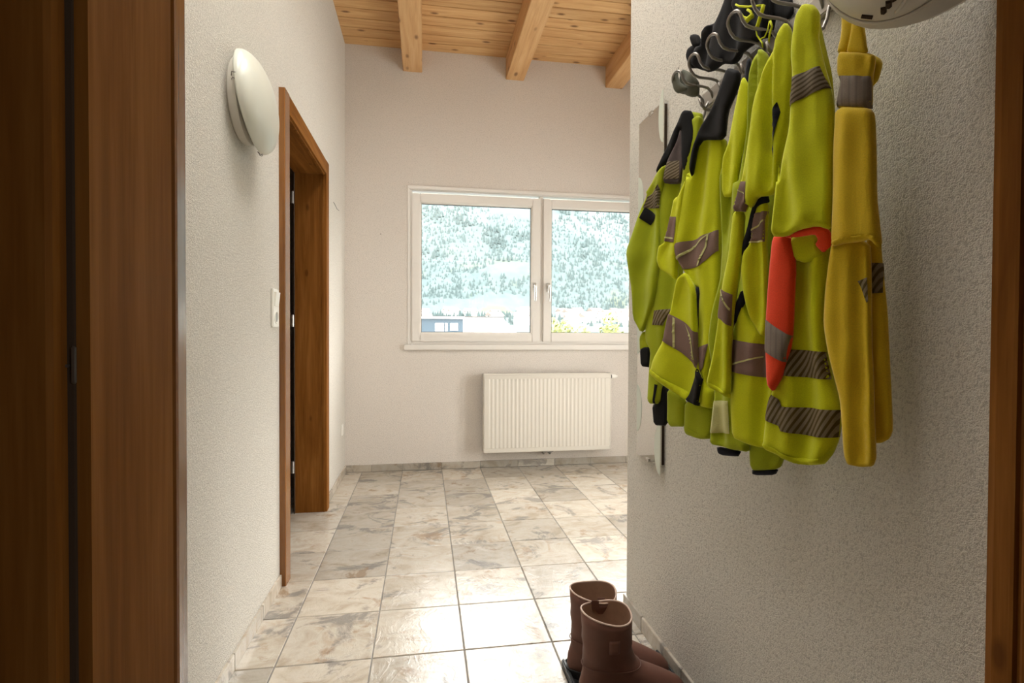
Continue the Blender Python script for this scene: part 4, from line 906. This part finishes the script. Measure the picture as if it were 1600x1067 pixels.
nx = len(gx); mb.f = [(j * nx + i, j * nx + i + 1, (j + 1) * nx + i + 1, (j + 1) * nx + i) for j in range(len(gy) - 1) for i in range(nx - 1)]
mt = mb.build('mountain', 'land', smooth=True)
mt['label'] = 'pale hazy forested mountainside with rock bands beyond the window'; mt['category'] = 'mountain'
fo = MB()
for i in range(36000):
    y = 585 + 1500 * random.random() ** 1.2 if i > 1500 else random.uniform(320, 590); x = (random.random() * 1.5 - .32) * y * .75
    nzv = noise.noise(Vector((x * .006, y * .006, 3)))
    if nzv < -.38: continue
    z = ground_z(x, y) - 2
    if z > 450 - .60 * max(0, x) + 150 * nzv: continue
    if math.hypot((x - 108) / 34, (y - 692) / 20) < 1: continue
    h = random.uniform(4, 8); r = h * random.uniform(.22, .32); b = len(fo.v); a0 = random.random() * 6
    fo.v += [(x + r * math.cos(a0 + k * 1.2566), y + r * math.sin(a0 + k * 1.2566), z) for k in range(5)] + [(x, y, z + h)]
    fo.f += [(b + k, b + (k + 1) % 5, b + 5) for k in range(5)]
fo_ = fo.build('forest', 'conifer', kind='stuff')
fo_['label'] = 'conifer forest covering the mountainside beyond the window'; fo_['category'] = 'forest'
rnd = random.Random(5)
for i in range(40):
    y = rnd.uniform(330, 600); x = rnd.uniform(-.02, .42) * y
    z = ground_z(x, y); a, b, h = rnd.uniform(3.2, 5.5), rnd.uniform(3, 4.2), rnd.uniform(4, 6)
    ho = thing('house', 'small pale house in the valley town at the foot of the mountain outside', 'house', (x, y, z), 'houses of the valley town')
    MB().box(-a, a, -b, b, -2, h).build('wall', 'house', ho)
    MB().prism([(-b - .6, h - .2), (b + .6, h - .2), (0, h + 2.4)], (-a - .6, a + .6), 0).build('roof', 'roof_tile', ho)
    ho.rotation_euler = (0, 0, rnd.uniform(-.5, .5))
# white hall with hipped sheet roof, glazed storey in front of it
bl = thing('white_building', 'white flat building with pale sheet roof, just outside beyond the window sill', 'building', (3.6, 40, 0))
rb = MB(); rb.v = [(-2.2, 38, .6), (6.9, 38, .6), (6.9, 60, .6), (-2.2, 60, .6), (-2.2, 46, 2.5), (6.75, 46, 2.5), (-2.2, 56, 2.5), (6.75, 56, 2.5)]
rb.v = [(-5, 38, -4), (8.3, 38, -4), (8.3, 50, -4), (-5, 50, -4), (-5, 38, .95), (6.75, 38, .95), (8.3, 50, .9), (-5, 50, .9), (-5, 40, 2.25), (5.75, 40, 2.25), (5.6, 49, 2.3), (-5, 49, 2.3)]
rb.f = [(0, 1, 5, 4), (1, 2, 6, 5), (2, 3, 7, 6), (3, 0, 4, 7), (4, 5, 9, 8), (5, 6, 10, 9), (6, 7, 11, 10), (7, 4, 8, 11), (8, 9, 10, 11)]
rel(rb.build('shell', 'white_roof'), bl)
rel(MB().box(-5, 5.9, 39.95, 40.1, 2.25, 2.33).build('eaves_strip', 'rubber'), bl)
gb_ = MB().box(-3, 2.55, 36.0, 37.9, .9, 2.02)
rel(gb_.build('glazed_storey', 'glazing'), bl)
rel(MB().box(-3.1, 2.65, 35.8, 38, 2.02, 2.16).build('flat_roof', 'house'), bl)
for x0, x1, z0, z1 in ((-.9, -.35, 1.25, 1.75), (.7, 1.25, 1.2, 1.72), (1.35, 1.5, 1.2, 1.72), (1.7, 2.2, 1.25, 1.72)):
    rel(MB().box(x0, x1, 35.94, 36.0, z0, z1).build('window_panel', 'white_roof'), bl)
def leafy(label, x, y, z, h, r, n, seed):
    t = thing('leafy_tree', label, 'tree', (x, y, z)); rg = random.Random(seed)
    MB().tube([(0, 0, 0), (0, 0, h * .7)], [.12, .04], 6).build('trunk', 'bark', t)
    mb = MB()
    for i in range(n):
        d = Vector((rg.gauss(0, 1), rg.gauss(0, 1), rg.gauss(0, 1))).normalized() * (rg.random() ** .4)
        p = Vector((d.x * r, d.y * r, h * .62 + d.z * h * .42)); u = Vector((rg.gauss(0, 1), rg.gauss(0, 1), rg.gauss(0, 1))).normalized() * .20; v = u.orthogonal().normalized() * .13
        b = len(mb.v); mb.v += [tuple(p - u), tuple(p + v), tuple(p + u), tuple(p - v)]; mb.f.append((b, b + 1, b + 2, b + 3))
    mb.build('crown', 'leaf', t)
leafy('small yellow green tree right beyond the white building outside', 8.9, 36, -4.4, 6.3, .9, 420, 1)
leafy('yellow green round tree outside, behind the second window sash', 10.7, 40, -4.4, 6.5, .8, 420, 2)
leafy('low yellow green bush outside between the two taller trees', 13.2, 44, -4.4, 6.0, 1.0, 420, 3)
leafy('tall yellow green tree outside near the edge of the second sash', 13.6, 38, -4.4, 6.9, 1.0, 500, 4)
